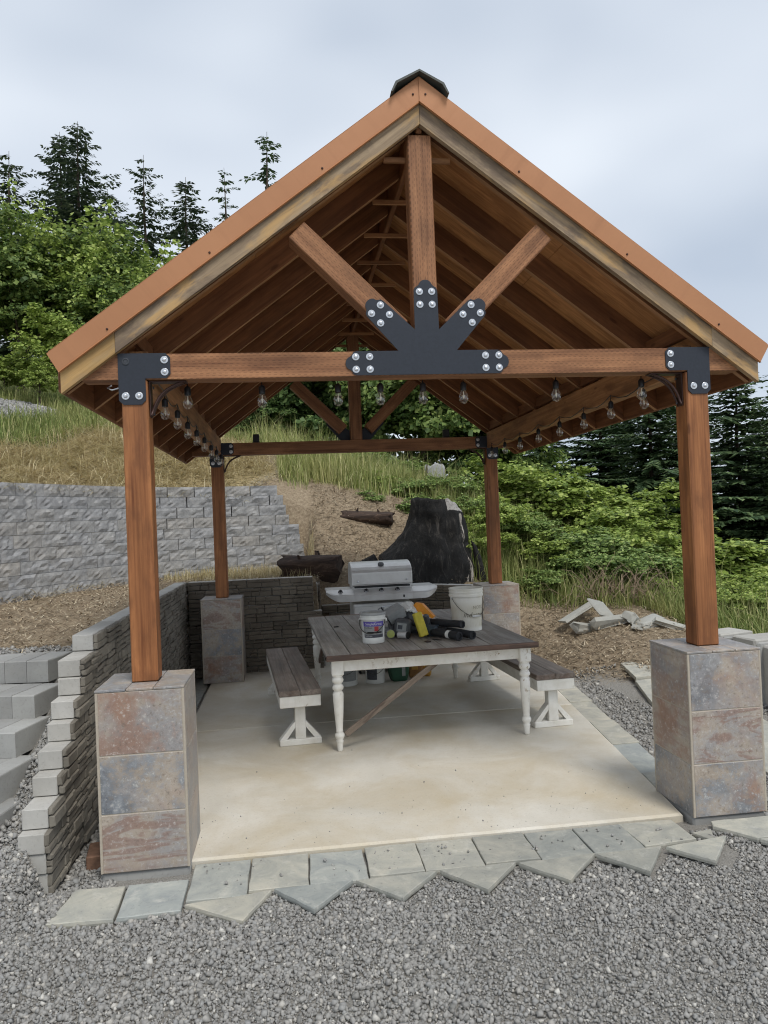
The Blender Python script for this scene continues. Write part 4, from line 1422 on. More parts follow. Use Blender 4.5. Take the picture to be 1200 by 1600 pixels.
# loose blocks to the right of the near right pier
for k, (cx, cy, z, rz, lb) in enumerate(((3.20, 2.30, 0.50, 0.25, 'pale concrete block behind the right post, farthest of the three'), (3.36, 1.98, 0.49, 0.12, 'pale concrete block behind the right pier, middle of the three'), (3.43, 1.66, 0.44, -0.1, 'concrete block cut off by the right picture edge'))):
    e = empty('concrete_block', (cx, cy, float(height(np.array([cx]), np.array([cy]))[0]) - 0.02), rz)
    tag(e, lb, 'block', 'concrete blocks behind the right front pier')
    zb = e.location.z
    V, F = cbox(0.40, 0.29, z + 0.12 - zb, 0.012, 0.003, k)
    mesh_obj('body', V, F, M_BLOCK, e, loc=(0, 0, (z + 0.12 - zb) / 2))
    V, F = cbox(0.36, 0.03, z + 0.09 - zb, 0.012, 0.006, k + 9)
    mesh_obj('rough_face', V, F, M_CUT, e, loc=(0, -0.15, (z + 0.10 - zb) / 2))
# offcut block between wall and pier
o = tag(box('brick', (0.1, 0.2, 0.085), (-1.955, 0.02, -0.005), M_REDBLOCK, rot=(0, 0, 0.15), c=0.006), 'red-brown brick tucked between ledge wall and left front pier', 'brick')
# ------------------------------------------------------------------ table
tb = empty('table', (0.215, 2.72, 0.0), R(2.2))
tag(tb, 'long weathered plank table with peeling white turned legs', 'table')
TW, TL, TZ = 1.70, 2.46, 0.762
nb = 9
pw = TW / nb
for k in range(nb):
    V, F = cbox(TL - 0.02, pw - 0.004, 0.036, 0.004, 0.0012, k)
    o = mesh_obj('plank', V, F, M_TABLE, tb, loc=(-TW / 2 + pw * (k + 0.5), 0, TZ - 0.018 + random.uniform(-.0015, .0015)))
    o.rotation_euler = (0, 0, PI / 2)
for s in (-1, 1):     # boards that close the plank ends
    V, F = cbox(TW + 0.01, 0.03, 0.042, 0.005, 0.001)
    o = mesh_obj('breadboard_end', V, F, M_TABLE_EDGE, tb, loc=(0, s * (TL / 2 + 0.004), TZ - 0.020))
for s in (-1, 1):
    box('apron', (TW - 0.26, 0.028, 0.10), (0, s * (TL / 2 - 0.10), TZ - 0.092), M_WHITE, tb, c=0.003)
    box('apron', (0.028, TL - 0.28, 0.10), (s * (TW / 2 - 0.09), 0, TZ - 0.092), M_WHITE, tb, c=0.003)
prof = [(0.016, 0.0), (0.022, 0.012), (0.024, 0.05), (0.028, 0.075), (0.031, 0.082), (0.024, 0.092), (0.036, 0.11), (0.039, 0.125), (0.034, 0.14), (0.024, 0.15), (0.030, 0.157), (0.026, 0.165), (0.028, 0.19), (0.036, 0.30), (0.042, 0.42), (0.043, 0.45), (0.034, 0.466), (0.030, 0.474), (0.043, 0.486), (0.045, 0.502), (0.036, 0.52), (0.029, 0.528), (0.042, 0.54), (0.047, 0.556), (0.042, 0.572), (0.036, 0.58), (0.044, 0.59), (0.044, 0.60)]
V, F = lathe_data(prof, 18)
n = len(V)
V2, F2 = cbox(0.092, 0.092, 0.128, 0.004)
V = V + [(x, y, z + 0.662) for x, y, z in V2]
F = F + [tuple(i + n for i in f) for f in F2]
leg_me = bpy.data.meshes.new('turned_leg')
leg_me.from_pydata(V, [], F)
leg_me.materials.append(M_WHITE)
leg_me.polygons.foreach_set('use_smooth', [i < len(F) - len(F2) - 2 for i in range(len(F))])
leg_me.update()
LX, LY = TW / 2 - 0.085, TL / 2 - 0.095
for sx in (-1, 1):
    for sy in (-1, 1):
        o = add_mesh('leg', leg_me, tb, (sx * LX, sy * LY, 0), (0, 0, random.uniform(0, 6)))
        o.rotation_euler = (0, 0, 0)
def t_beam(name, p0, p1, w, h, mat, parent):
    return beam(name, p0, p1, w, h, mat, parent, c=0.003)
t_beam('brace', (-LX + 0.05, -LY + 0.02, 0.12), (0.05, -LY + 0.03, 0.64), 0.022, 0.045, M_BRACE, tb)
t_beam('brace', (-LX + 0.02, LY - 0.05, 0.30), (-LX + 0.02, LY - 0.75, 0.64), 0.022, 0.045, M_TABLE_EDGE, tb)

# ------------------------------------------------------------------ benches
M_BENCH = wood('bench_plank_wood', s2l(96, 88, 81), s2l(160, 147, 136), 0.55, knots=False, blotch=s2l(96, 74, 62), blotch_amt=0.45)
def bench(loc, rz, label):
    e = empty('bench', loc, rz)
    tag(e, label, 'bench', 'plank benches beside the table')
    L, W, Z = 2.12, 0.34, 0.46
    for k in (-1, 1):
        V, F = cbox(L, W / 2 - 0.003, 0.045, 0.005, 0.001, k)
        o = mesh_obj('seat_plank', V, F, M_BENCH, e, loc=(k * W / 4, 0, Z - 0.022))
        o.rotation_euler = (0, 0, PI / 2)
    for s in (-1, 1):
        box('apron', (W - 0.012, 0.024, 0.09), (0, s * (L / 2 - 0.02), Z - 0.091), M_WHITE, e, c=0.003)
        box('apron', (0.024, L - 0.072, 0.09), (s * (W / 2 - 0.018), 0, Z - 0.091), M_WHITE, e, c=0.003)
        y = s * (L / 2 - 0.12)
        box('post_leg', (0.085, 0.085, Z - 0.10), (0, y, (Z - 0.10) / 2 + 0.052), M_WHITE, e, c=0.004)
        box('foot', (0.34, 0.085, 0.052), (0, y, 0.026), M_WHITE, e, c=0.006)
        for q in (-1, 1):
            beam('foot_brace', (q * 0.142, y, 0.046), (q * 0.035, y, 0.172), 0.07, 0.042, M_WHITE, e, up=(0, 1, 0), c=0.003) if False else None
            pts = [(q * 0.165, 0.053), (q * 0.112, 0.053), (q * 0.043, 0.145), (q * 0.043, 0.195)]
            prism('foot_brace', pts, 0.075, M_WHITE, e, loc=(0, y, 0))
    return e
bench((-0.885, 2.77, 0), R(4.6), 'white bench with grey planks left of the table')
bench((1.255, 2.74, 0), R(3.0), 'white bench with dark planks right of the table, partly behind it')

# ------------------------------------------------------------------ grill
gr = empty('grill', (0.215, 4.62, 0.0), R(1.0))
tag(gr, 'stainless steel gas grill with side shelves behind the table', 'grill')
cab = box('cabinet', (0.70, 0.46, 0.72), (0, 0.02, 0.46), M_STEEL, gr, c=0.008)
for s in (-1, 1):
    d = box('door', (0.338, 0.016, 0.66), (s * 0.172, -0.222, 0.46), M_STEEL, gr, c=0.004)
    tube('handle', [(-s * 0.13, -0.01, 0.05), (-s * 0.13, -0.045, 0.06), (-s * 0.13, -0.045, 0.24), (-s * 0.13, -0.01, 0.25)], 0.008, M_ZINC, d, 8)
for sx in (-1, 1):
    for sy in (-1, 1):
        lathe('caster', [(0.015, -0.014), (0.045, -0.014), (0.048, 0.0), (0.045, 0.014), (0.015, 0.014)], M_BLACK, gr, loc=(sx * 0.3, 0.02 + sy * 0.19, 0.05), rot=(0, R(90), 0), seg=16)
box('caster_plate', (0.66, 0.42, 0.012), (0, 0.02, 0.094), M_BLACK, gr, c=0.002)
# firebox under the lid
box('firebox', (0.69, 0.44, 0.13), (0, 0.03, 0.955), M_STEEL, gr, c=0.01)
slots = box('vent_strip', (0.66, 0.008, 0.018), (0, -0.194, 1.012), M_BLACK, gr, c=0.001)
# lid: curved hood, profile in y,z
prof = [(-0.20, 1.03), (-0.215, 1.05), (-0.215, 1.165)] + [(-0.215 + 0.30 * (1 - math.cos(t)), 1.165 + 0.135 * math.sin(t)) for t in np.linspace(0.12, PI / 2, 7)] + [(0.20, 1.27), (0.25, 1.2), (0.25, 1.03)]
n = len(prof)
V = [(x, y, z) for x in (-0.35, 0.35) for y, z in prof]
F = [(i, (i + 1) % n, n + (i + 1) % n, n + i) for i in range(n)]
F = [f[::-1] for f in F]
F += [tuple(range(n)), tuple(range(n, 2 * n))[::-1]]
lid = mesh_obj('lid', V, F, M_STEEL, gr)
for s in (-1, 1):
    V, F = prism_data([(y * 1.012, z) for y, z in prof], 0.012)
    o = mesh_obj('end_cap', V, F, M_STEEL, lid, loc=(s * 0.352, 0, 0.0))
    o.rotation_euler = (0, 0, PI / 2)
    o.scale = (1.0, 1.0, 1.0)
lathe('handle_end', [(0.012, 0), (0.012, 0.02), (0.007, 0.024)], M_ZINC, lid, loc=(-0.29, -0.215, 1.085), rot=(R(90), 0, 0), seg=12)
lathe('handle_end', [(0.012, 0), (0.012, 0.02), (0.007, 0.024)], M_ZINC, lid, loc=(0.29, -0.215, 1.085), rot=(R(90), 0, 0), seg=12)
lathe('thermometer', [(0.036, 0), (0.036, 0.01), (0.03, 0.014)], M_DGREYPL, lid, loc=(0.0, -0.135, 1.265), rot=(R(40), 0, 0), seg=20)
# control panel and shelves: front rail with curved ends
def shelf(name, pts, z0, z1, mat):
    n = len(pts)
    V = [(x, y, z0 + (0.0 if i not in () else 0)) for i, (x, y) in enumerate(pts)] + [(x, y, z1) for x, y in pts]
    F = [tuple(range(n))[::-1], tuple(range(n, 2 * n))] + [(i, (i + 1) % n, n + (i + 1) % n, n + i) for i in range(n)]
    return mesh_obj(name, V, F, mat, gr)
# sloped top + vertical front of the panel
def rail(name, x0, x1, curve):
    """front rail: sloping top with knobs, upright face below; an end may sweep back and up"""
    xs = np.linspace(x0, x1, 12)
    V, F = [], []
    for x in xs:
        t = 0.0
        if curve < 0:
            t = max(0, (x0 + 0.17 - x) / 0.17)
        elif curve > 0:
            t = max(0, (x - (x1 - 0.17)) / 0.17)
        b = t * t
        yb, zb = 0.20 * b, 0.085 * b ** 0.9
        V += [(x, -0.19, 0.995), (x, -0.30 + yb * 0.5, 0.945 + 0.04 * b), (x, -0.315 + yb * 0.5, 0.93 + 0.045 * b), (x, -0.31 + yb * 0.6, 0.862 + zb), (x, -0.19, 0.862 + zb)]
    for i in range(len(xs) - 1):
        for k in range(5):
            a = i * 5 + k; b2 = i * 5 + (k + 1) % 5
            F.append((a, b2, b2 + 5, a + 5))
    F.append((0, 4, 3, 2, 1)); m = (len(xs) - 1) * 5
    F.append((m, m + 1, m + 2, m + 3, m + 4))
    return mesh_obj(name, V, F, M_STEEL, gr)
pan = rail('control_panel', -0.34, 0.34, 0)
sl = rail('shelf_front', -0.665, -0.342, -1)
sr = rail('shelf_front', 0.342, 0.655, 1)
box('side_shelf', (0.31, 0.36, 0.03), (-0.50, 0.0, 0.982), M_STEEL, gr, c=0.008)
box('side_shelf', (0.30, 0.36, 0.03), (0.495, 0.0, 0.982), M_STEEL, gr, c=0.008)
for x in (-0.50, -0.20, -0.02, 0.17):
    k = lathe('knob', [(0.027, 0), (0.027, 0.006), (0.020, 0.009), (0.018, 0.034), (0.012, 0.037)], M_BLACK, gr, loc=(x, -0.245, 0.972), rot=(R(62), 0, 0), seg=16)
    lathe('knob_ring', [(0.0185, 0.012), (0.0195, 0.014), (0.0195, 0.032), (0.0185, 0.034)], M_ZINC, k, seg=16)
box('ignition_switch', (0.018, 0.006, 0.028), (0.235, -0.316, 0.90), M_BLACK, gr, c=0.002)

# ------------------------------------------------------------------ things on the table
TOP = TZ + 0.0012
def bucket(name, loc, r, h, label, cat, mat, rim=M_WHITEPL, lid=False, group=None, rot=0.0, handle_side=-PI / 2):
    e = empty(name, loc, rot)
    tag(e, label, cat, group)
    t = r * 0.9
    p = [(t * 0.96, 0.0), (t, 0.004), (t, 0.03), (t * 0.985, 0.034), (r * 0.99, h * 0.80)]
    p += [(r * 1.0, h * 0.805), (r * 1.06, h * 0.81), (r * 1.06, h * 0.855), (r * 1.02, h * 0.86), (r * 1.02, h * 0.89), (r * 1.05, h * 0.895), (r * 1.05, h * 0.925), (r * 1.02, h * 0.93), (r * 1.02, h * 0.965), (r * 1.06, h * 0.97), (r * 1.06, h)]
    if not lid:
        p += [(r * 0.99, h), (r * 0.985, h * 0.7), (t * 0.95, 0.012)]
        V, F = lathe_data(p, 36, False)
        m = len(p)
        F.append(tuple(range(36))[::-1]); F.append(tuple((m - 1) * 36 + k for k in range(36)))
        o = mesh_obj('body', V, F, mat, e, smooth=True)
        o.data.set_sharp_from_angle(angle=R(35))
    else:
        lathe('body', p, mat, e, seg=36)
        lathe('lid', [(r * 1.08, h * 0.965), (r * 1.09, h), (r * 1.05, h + 0.008), (r * 0.95, h + 0.008), (r * 0.93, h + 0.003)], M_GREYPL, e, seg=36)
    for s in (-1, 1):
        lathe('handle_lug', [(0.011, 0), (0.011, 0.008), (0.006, 0.012)], rim, e, loc=(s * r * 1.03, 0, h * 0.78), rot=(0, s * R(90), 0), seg=10)
    pts = []
    for t2 in np.linspace(0, PI, 15):
        x = r * 1.07 * math.cos(t2)
        drop = math.sin(t2)
        pts.append((x, math.sin(handle_side) * (r * 0.98 * drop + 0.01), h * 0.78 - h * 0.42 * drop))
    tube('handle_wire', pts, 0.0025, M_STEELDARK, e, 6)
    return e
bk = bucket('bucket', (0.735, 2.36, TOP), 0.148, 0.385, 'large grimy white plastic bucket standing on the table', 'bucket', M_BUCKET, rot=0.35)
tube('handle_grip', [(-0.045, -0.157, 0.14), (0.045, -0.157, 0.14)], 0.009, M_WHITEPL, bk, 10)
wrap_text('lettering', 'Industrial', 0.062, 0.1425, -PI / 2 + 0.0, 0.15, M_FADED, bk, shear=0.3, taper=0.04)
wrap_text('lettering', 'NOTICE', 0.042, 0.1455, -PI / 2 + 0.35, 0.215, M_PALEPRINT, bk, taper=0.04)
tub = bucket('tub', (-0.165, 1.99, TOP), 0.078, 0.175, 'small white grout tub with purple label on the table', 'tub', M_WHITEPL, lid=True, rot=-0.35, handle_side=-PI / 2)
tub.scale = (1.33, 1.33, 1.4)
def band(name, r0, r1, z0, z1, a0, a1, mat, parent, n=14):
    V = []
    for k in range(n + 1):
        a = a0 + (a1 - a0) * k / n
        V.append((r0 * math.cos(a), r0 * math.sin(a), z0)); V.append((r1 * math.cos(a), r1 * math.sin(a), z1))
    F = [(2 * k, 2 * k + 2, 2 * k + 3, 2 * k + 1) for k in range(n)]
    return mesh_obj(name, V, F, mat, parent, smooth=True)
ta = -PI / 2 + 0.30
rt = lambda z, r=0.078, h=0.175: (r * 0.8865 + (r * 0.99 - r * 0.8865) * (z - 0.034) / (h * 0.8 - 0.034)) + 0.0006
band('label_sheet', rt(0.036), rt(0.134), 0.036, 0.134, ta - 0.95, ta + 0.95, M_GREYPL, tub)
band('label_band', rt(0.104) + .0004, rt(0.132) + .0004, 0.104, 0.132, ta - 0.95, ta + 0.95, M_PURPLE, tub)
band('label_foot', rt(0.036) + .0004, rt(0.055) + .0004, 0.036, 0.055, ta - 0.95, ta + 0.95, M_PRINTGREY, tub)
band('label_picture', rt(0.075) + .0004, rt(0.103) + .0004, 0.075, 0.103, ta + 0.05, ta + 0.42, M_RED, tub)
wrap_text('lettering', 'SimpleGrout', 0.022, rt(0.118) + .001, ta, 0.118, M_WHITEPL, tub, taper=0.08)
wrap_text('lettering', 'Pre-Mixed', 0.013, rt(0.094) + .001, ta - 0.5, 0.095, M_PRINTGREY, tub, taper=0.08)
wrap_text('lettering', 'CUSTOM', 0.012, rt(0.045) + .001, ta - 0.5, 0.045, M_WHITEPL, tub, taper=0.08)
V = [(0.0, 0, 0)]
band('label_trowel', rt(0.062) + .0005, rt(0.072) + .0005, 0.062, 0.072, ta - 0.6, ta + 0.75, M_BLACK, tub)

def cyl(name, p0, p1, r, mat, parent=None, seg=18, prof=None):
    """solid of revolution from p0 to p1; prof lists (fraction along, radius factor)"""
    p0, p1 = Vector(p0), Vector(p1)
    L = (p1 - p0).length
    pr = [(r * k, L * f) for f, k in (prof or [(0, 0.94), (0.015, 1), (0.985, 1), (1, 0.94)])]
    o = lathe(name, pr, mat, parent, seg=seg)
    q = (p1 - p0).to_track_quat('Z', 'Y')
    o.rotation_mode = 'QUATERNION'
    o.rotation_quaternion = q
    o.location = p0
    return o
def T(x, y, z=0.0):
    return (x, y, TOP + z)
# yellow block leaning on the heap
o = tag(box('foam_block', (0.075, 0.05, 0.21), T(0.255, 2.07, 0.115), M_YELLOW, rot=(R(-12), R(-13), R(12)), c=0.006), 'yellow block leaning upright against the tool heap', 'foam block')
# black tubes (empty caulk and foam cartridges)
def cartridge(p0, p1, r, label, band_mat=None):
    e = empty('cartridge', p1)
    tag(e, label, 'cartridge', 'black tubes in the tool heap')
    P0, P1 = Vector(p0) - Vector(p1), Vector((0, 0, 0))
    cyl('barrel', P0, P1, r, M_RUBBER, e, prof=[(0, 0.9), (0.02, 1), (0.93, 1), (0.94, 1.07), (1.0, 1.07), (1.0, 0.72), (0.93, 0.66)])
    cyl('hollow', P0 * 0.06, P0 * 0.025, r * 0.74, M_BLACK, e, prof=[(0, 1), (1, 1)])
    if band_mat:
        cyl('print_band', P0 * 0.36, P0 * 0.26, r * 1.012, band_mat, e, prof=[(0, 1), (1, 1)])
    return e
cartridge(T(0.335, 2.31, 0.105), T(0.595, 1.93, 0.115), 0.031, 'black tube lying uppermost across the other tubes beside the bucket')
cartridge(T(0.335, 2.17, 0.042), T(0.535, 1.80, 0.036), 0.034, 'black tube with a white printed band at the front of the heap', M_WHITEPL)
cartridge(T(0.47, 2.2, 0.040), T(0.655, 1.82, 0.036), 0.033, 'black tube nearest the bucket, its hollow end facing out')
cartridge(T(0.50, 2.62, 0.060), T(0.64, 2.34, 0.052), 0.026, 'dark grey roller lying behind the black tubes')
# flashlights
e = empty('flashlight', T(0.005, 2.09, 0.0)); tag(e, 'small flashlight with a lime green lens beside the grout tub', 'flashlight')
cyl('body', (-0.01, 0.16, 0.036), (-0.005, 0.03, 0.040), 0.024, M_GREYPL, e, prof=[(0, .9), (.1, 1), (.6, 1), (.75, 1.5), (1, 1.55)])
cyl('lens', (-0.005, 0.031, 0.040), (-0.005, 0.024, 0.040), 0.034, M_LIME, e)
e = empty('flashlight', T(0.125, 2.05, 0.0)); tag(e, 'silver flashlight with black mouth lying before the grey drill case', 'flashlight')
cyl('body', (-0.06, 0.06, 0.030), (0.01, 0.0, 0.031), 0.029, M_STEEL, e, prof=[(0, .85), (.05, 1), (.8, 1), (.85, 1.06), (1, 1.06)])
cyl('mouth', (0.009, 0.001, 0.031), (0.018, -0.007, 0.031), 0.030, M_BLACK, e)
# grey power tool
e = empty('power_tool', T(0.12, 2.2, 0.0), R(-20)); tag(e, 'grey power tool housing standing behind the silver flashlight', 'power tool')
box('housing', (0.14, 0.11, 0.15), (0, 0, 0.078), M_DGREYPL, e, rot=(0, R(8), 0), c=0.018)
box('side_panel', (0.085, 0.006, 0.08), (0.0, -0.057, 0.085), M_GREYPL, e, rot=(0, R(8), 0), c=0.003)
box('badge', (0.04, 0.004, 0.036), (-0.012, -0.061, 0.09), M_PRINTGREY, e, rot=(0, R(8), 0), c=0.001)
cyl('grip', (0.03, 0.03, 0.14), (0.11, 0.06, 0.09), 0.022, M_BLACK, e)
# pale folded boxes and orange float
e = empty('cardboard_box', T(0.06, 2.3, 0.0), R(15)); tag(e, 'pale grey tilted box at the top left of the tool heap', 'box')
box('body', (0.17, 0.12, 0.10), (0, 0, 0.19), M_GREYPL, e, rot=(R(18), R(-24), 0), c=0.003)
box('lower_body', (0.12, 0.1, 0.13), (0.02, 0.02, 0.066), M_DGREYPL, e, c=0.01)
e = empty('glove_pack', T(0.2, 2.34, 0.0), R(5)); tag(e, 'crumpled white plastic pack on top of the tool heap', 'pack')
rr = random.Random(33)
for k in range(5):
    V, F = cbox(0.05, 0.12, 0.018, 0.006, 0.006, k)
    o = mesh_obj('fold', V, F, M_WHITEPL, e, loc=(-0.04 + 0.02 * k, 0.0, 0.235 + 0.008 * (k % 2)))
    o.rotation_euler = (R(20 + 6 * k), R(-25 + 9 * k), R(20))
box('stuffing', (0.14, 0.13, 0.2), (0.03, 0.03, 0.1), M_DGREYPL, e, c=0.03)
e = empty('grout_float', T(0.31, 2.33, 0.0), R(-30)); tag(e, 'orange grout float sticking up from the tool heap', 'grout float')
prism('pad', [(-0.1, 0.2), (-0.04, 0.275), (0.02, 0.265), (0.13, 0.15), (0.11, 0.135), (0.0, 0.18)], 0.05, M_ORANGE, e)
prism('backing_plate', [(-0.105, 0.185), (0.0, 0.165), (0.11, 0.12), (0.12, 0.132), (0.0, 0.182), (-0.1, 0.2)], 0.07, M_WHITEPL, e)
cyl('handle', (-0.06, 0.0, 0.10), (0.1, 0.0, 0.06), 0.022, M_BLACK, e)
box('heap_base', (0.16, 0.12, 0.09), (0.0, 0.03, 0.046), M_RUBBER, e, c=0.02)
# dark drill body under the float
e = empty('drill', T(0.36, 2.14, 0.0), R(-35)); tag(e, 'dark blue-grey drill body between the yellow block and tubes', 'drill')
box('motor', (0.15, 0.1, 0.09), (0, 0, 0.05), plain('slate_blue_plastic', s2l(62, 74, 82), 0.5, 0, 0.2, 30), e, c=0.02)
cyl('chuck', (0.07, 0, 0.06), (0.14, 0, 0.06), 0.026, M_BLACK, e)
box('handle', (0.05, 0.04, 0.12), (-0.05, 0.03, 0.13), M_DGREYPL, e, rot=(R(25), 0, 0), c=0.012)
cyl('bit', (0.14, 0, 0.06), (0.2, 0, 0.06), 0.005, M_STEELDARK, e, seg=8)
# small bits
o = tag(box('putty_knife', (0.04, 0.05, 0.008), T(0.27, 1.83, 0.005), M_LOG, rot=(0, 0, 0.3), c=0.002), 'small rusty scraper blade lying before the yellow block', 'scraper')
o = tag(box('pencil', (0.1, 0.007, 0.007), T(0.36, 1.90, 0.0045), M_BLACK, rot=(0, 0, -0.75), c=0.002), 'thin black rod lying on the planks by the tubes', 'rod')
o = tag(box('trim_piece', (0.05, 0.012, 0.01), T(-0.42, 3.0, 0.006), M_BLACK, rot=(0, 0, 0.4), c=0.003), 'small black scrap on the table planks left of the tub', 'scrap')
# bent black handle rising behind the tub (caulk gun)
e = empty('caulk_gun', T(0.0, 2.33, 0.0)); tag(e, 'caulk gun with black rod and chrome trigger behind the grout tub', 'caulk gun')
tube('rod', [(0.02, -0.12, 0.10), (-0.05, -0.02, 0.25)], 0.007, M_BLACK, e, 8)
tube('trigger', [(-0.05, -0.02, 0.25), (-0.075, -0.01, 0.24), (-0.07, 0.0, 0.18), (-0.06, 0.0, 0.14)], 0.007, M_ZINC, e, 8)
tube('frame', [(-0.05, -0.02, 0.25), (0.0, 0.0, 0.262), (0.06, 0.02, 0.255), (0.1, 0.03, 0.262)], 0.006, M_ZINC, e, 8)
cyl('barrel', (-0.06, 0.0, 0.045), (0.12, 0.06, 0.045), 0.03, M_GREYPL, e)
cyl('carriage', (-0.06, 0.0, 0.06), (-0.06, 0.0, 0.15), 0.012, M_ZINC, e)

# ------------------------------------------------------------------ things under the table
bb = bucket('bucket', (-0.29, 3.92, 0), 0.148, 0.37, 'white bucket with red and black print under the table, left one', 'bucket', M_WHITEPL, lid=True, rot=-0.2)
band('label_sheet', 0.14, 0.1452, 0.06, 0.28, -PI / 2 - 0.2, -PI / 2 + 1.1, M_GREYPL, bb)
band('label_mark', 0.1448, 0.1455, 0.25, 0.285, -PI / 2 + 0.4, -PI / 2 + 0.9, M_RED, bb)
wrap_text('lettering', 'A', 0.07, 0.1445, -PI / 2 + 0.75, 0.205, M_BLACK, bb, taper=0.03)
bc = bucket('tub', (0.045, 3.95, 0), 0.118, 0.31, 'white grout tub with purple label under the table', 'tub', M_WHITEPL, lid=True, rot=-0.2)
band('label_sheet', 0.1078, 0.1152, 0.045, 0.225, -PI / 2 - 0.9, -PI / 2 + 0.25, M_PRINTGREY, bc)
band('label_band', 0.1135, 0.1162, 0.165, 0.22, -PI / 2 - 0.9, -PI / 2 + 0.25, M_PURPLE, bc)
wrap_text('lettering', 'Grout', 0.042, 0.1168, -PI / 2 - 0.35, 0.193, M_WHITEPL, bc, taper=0.05)
def bag(name, loc, rz, size, mat, label, stripe):
    e = empty(name, loc, rz)
    tag(e, label, 'bag', 'paper bags under the table')
    sx, sy, sz = size
    nu, nv = 10, 12
    V, F = [], []
    for j in range(nv + 1):
        w = j / nv
        sq = (1 - 0.25 * abs(2 * w - 1) ** 3)
        for i in range(4 * nu):
            a = 2 * PI * i / (4 * nu)
            ca, sa = math.cos(a), math.sin(a)
            k = (abs(ca) ** 5 + abs(sa) ** 5) ** (-1 / 5)
            wob = 1 + 0.025 * math.sin(5 * a + 7 * w) + 0.02 * math.sin(11 * w + 3 * a)
            V.append((sx / 2 * ca * k * sq * wob, sy / 2 * sa * k * sq * wob * (1 - 0.35 * max(0, w - 0.75)), sz * w))
    m = 4 * nu
    for j in range(nv):
        for i in range(m):
            F.append((j * m + i, j * m + (i + 1) % m, (j + 1) * m + (i + 1) % m, (j + 1) * m + i))
    F.append(tuple(range(m))[::-1]); F.append(tuple(nv * m + i for i in range(m)))
    mesh_obj('sack', V, F, mat, e, smooth=True)
    for (x, z, w, h, mt) in stripe:
        V, F = cbox(w, 0.006, h, 0.002)
        mesh_obj('print_panel', V, F, mt, e, loc=(x, -sy / 2 * 1.02, z))
    return e
bag('green_bag', (0.31, 3.98, 0), R(8), (0.22, 0.2, 0.36), M_GREENBAG, 'dark green bag standing under the table', [(0.03, 0.12, 0.04, 0.12, M_GREYPL), (-0.04, 0.28, 0.05, 0.05, M_PALEPRINT)])
bag('brown_bag', (0.52, 4.08, 0), R(-14), (0.17, 0.2, 0.35), M_BROWNBAG, 'brown paper bag with ochre print under the table', [(0.0, 0.2, 0.07, 0.2, M_OCHRE)])
bag('tan_bag', (0.66, 4.14, 0), R(-14), (0.11, 0.2, 0.36), M_OCHRE, 'tan paper bag rightmost of those under the table', [(0.0, 0.25, 0.05, 0.08, M_GREENBAG)])

# ------------------------------------------------------------------ string lights
def bulb_parts(parent, p, swing=0.0):
    V, F = lathe_data([(0.0, -0.135), (0.012, -0.133), (0.024, -0.122), (0.0295, -0.104), (0.029, -0.09), (0.023, -0.073), (0.016, -0.06), (0.0145, -0.052)], 14, False)
    g = mesh_obj('bulb', V, F, M_GLASS, parent, smooth=True, loc=p)
    s = lathe('socket', [(0.0145, -0.055), (0.0185, -0.052), (0.019, -0.015), (0.012, -0.004), (0.006, 0.0)], M_BLACK, parent, loc=p, seg=12)
    lathe('filament', [(0.003, -0.06), (0.004, -0.08), (0.0075, -0.086), (0.002, -0.108)], M_FILAMENT, g, seg=6)
    tube('drop_wire', [(0, 0, -0.002), (0, 0, 0.045)], 0.003, M_BLACK, s, 6)
    return g
def string(name, label, pts, bulbs):
    e = empty(name, bulbs[0])
    tag(e, label, 'string lights', 'string lights under the roof')
    o = Vector(bulbs[0])
    tube('cable', [Vector(p) - o for p in pts], 0.0035, M_BLACK, e, 6)
    for b in bulbs:
        bulb_parts(e, Vector(b) - o)
    return e
for s, lab in ((-1, 'string of clear bulbs along the left side beam'), (1, 'string of clear bulbs along the right side beam')):
    ys = [0.46, 0.98, 1.5, 2.05, 2.62, 3.2, 3.75, 4.3]
    x = s * 1.572
    pts, bl = [], []
    for k, y in enumerate(ys):
        z = 2.605 + 0.006 * math.sin(k * 2.1)
        bl.append((x, y, z))
    pts.append((x, 0.12, 2.66))
    for k, y in enumerate(ys):
        pts.append((x, y, bl[k][2] + 0.04))
        if k < len(ys) - 1:
            for f in (0.25, 0.5, 0.75):
                pts.append((x, y + (ys[k + 1] - y) * f, 2.65 - 0.05 * math.sin(PI * f)))
    string('string_lights', lab, pts, bl)
fx = [-1.386, -0.961, -0.516, -0.263, -0.006, 0.243, 0.824, 1.378]
bl = [(x, 0.10, 2.612) for x in fx]
pts = [(-1.55, 0.10, 2.66)]
for k, x in enumerate(fx):
    pts.append((x, 0.10, 2.655))
pts.append((1.55, 0.10, 2.66))
string('string_lights', 'string of clear bulbs hanging behind the front tie beam', pts, bl)
# two small black lamps on the rear tie beam
for x, lb in ((-1.188, 'small black box lamp on the left of the rear tie beam'), (1.092, 'small black box lamp on the right of the rear tie beam')):
    e = empty('box_lamp', (x, 4.60, ZB + 0.14)); tag(e, lb, 'lamp', 'black lamps on the rear beam')
    box('housing', (0.075, 0.06, 0.09), (0, 0, 0.052), M_BLACK, e, c=0.006)
    box('base_plate', (0.085, 0.07, 0.008), (0, 0, 0.004), M_BLACK, e, c=0.002)
    box('bezel', (0.06, 0.004, 0.07), (0, -0.031, 0.054), M_RUBBER, e, c=0.002)
# junction hooks of the cable at the front left post
o = tube('cable_hook', [(-1.78, -0.02, 2.60), (-1.80, -0.03, 2.585), (-1.775, -0.04, 2.57), (-1.745, -0.02, 2.585)], 0.005, M_ZINC, None, 6)
tag(o, 'small metal hook left of the left front corner plate', 'hook')
# ------------------------------------------------------------------ stump, logs, rubble
def H1(x, y):
    return float(height(np.array([float(x)]), np.array([float(y)]))[0])

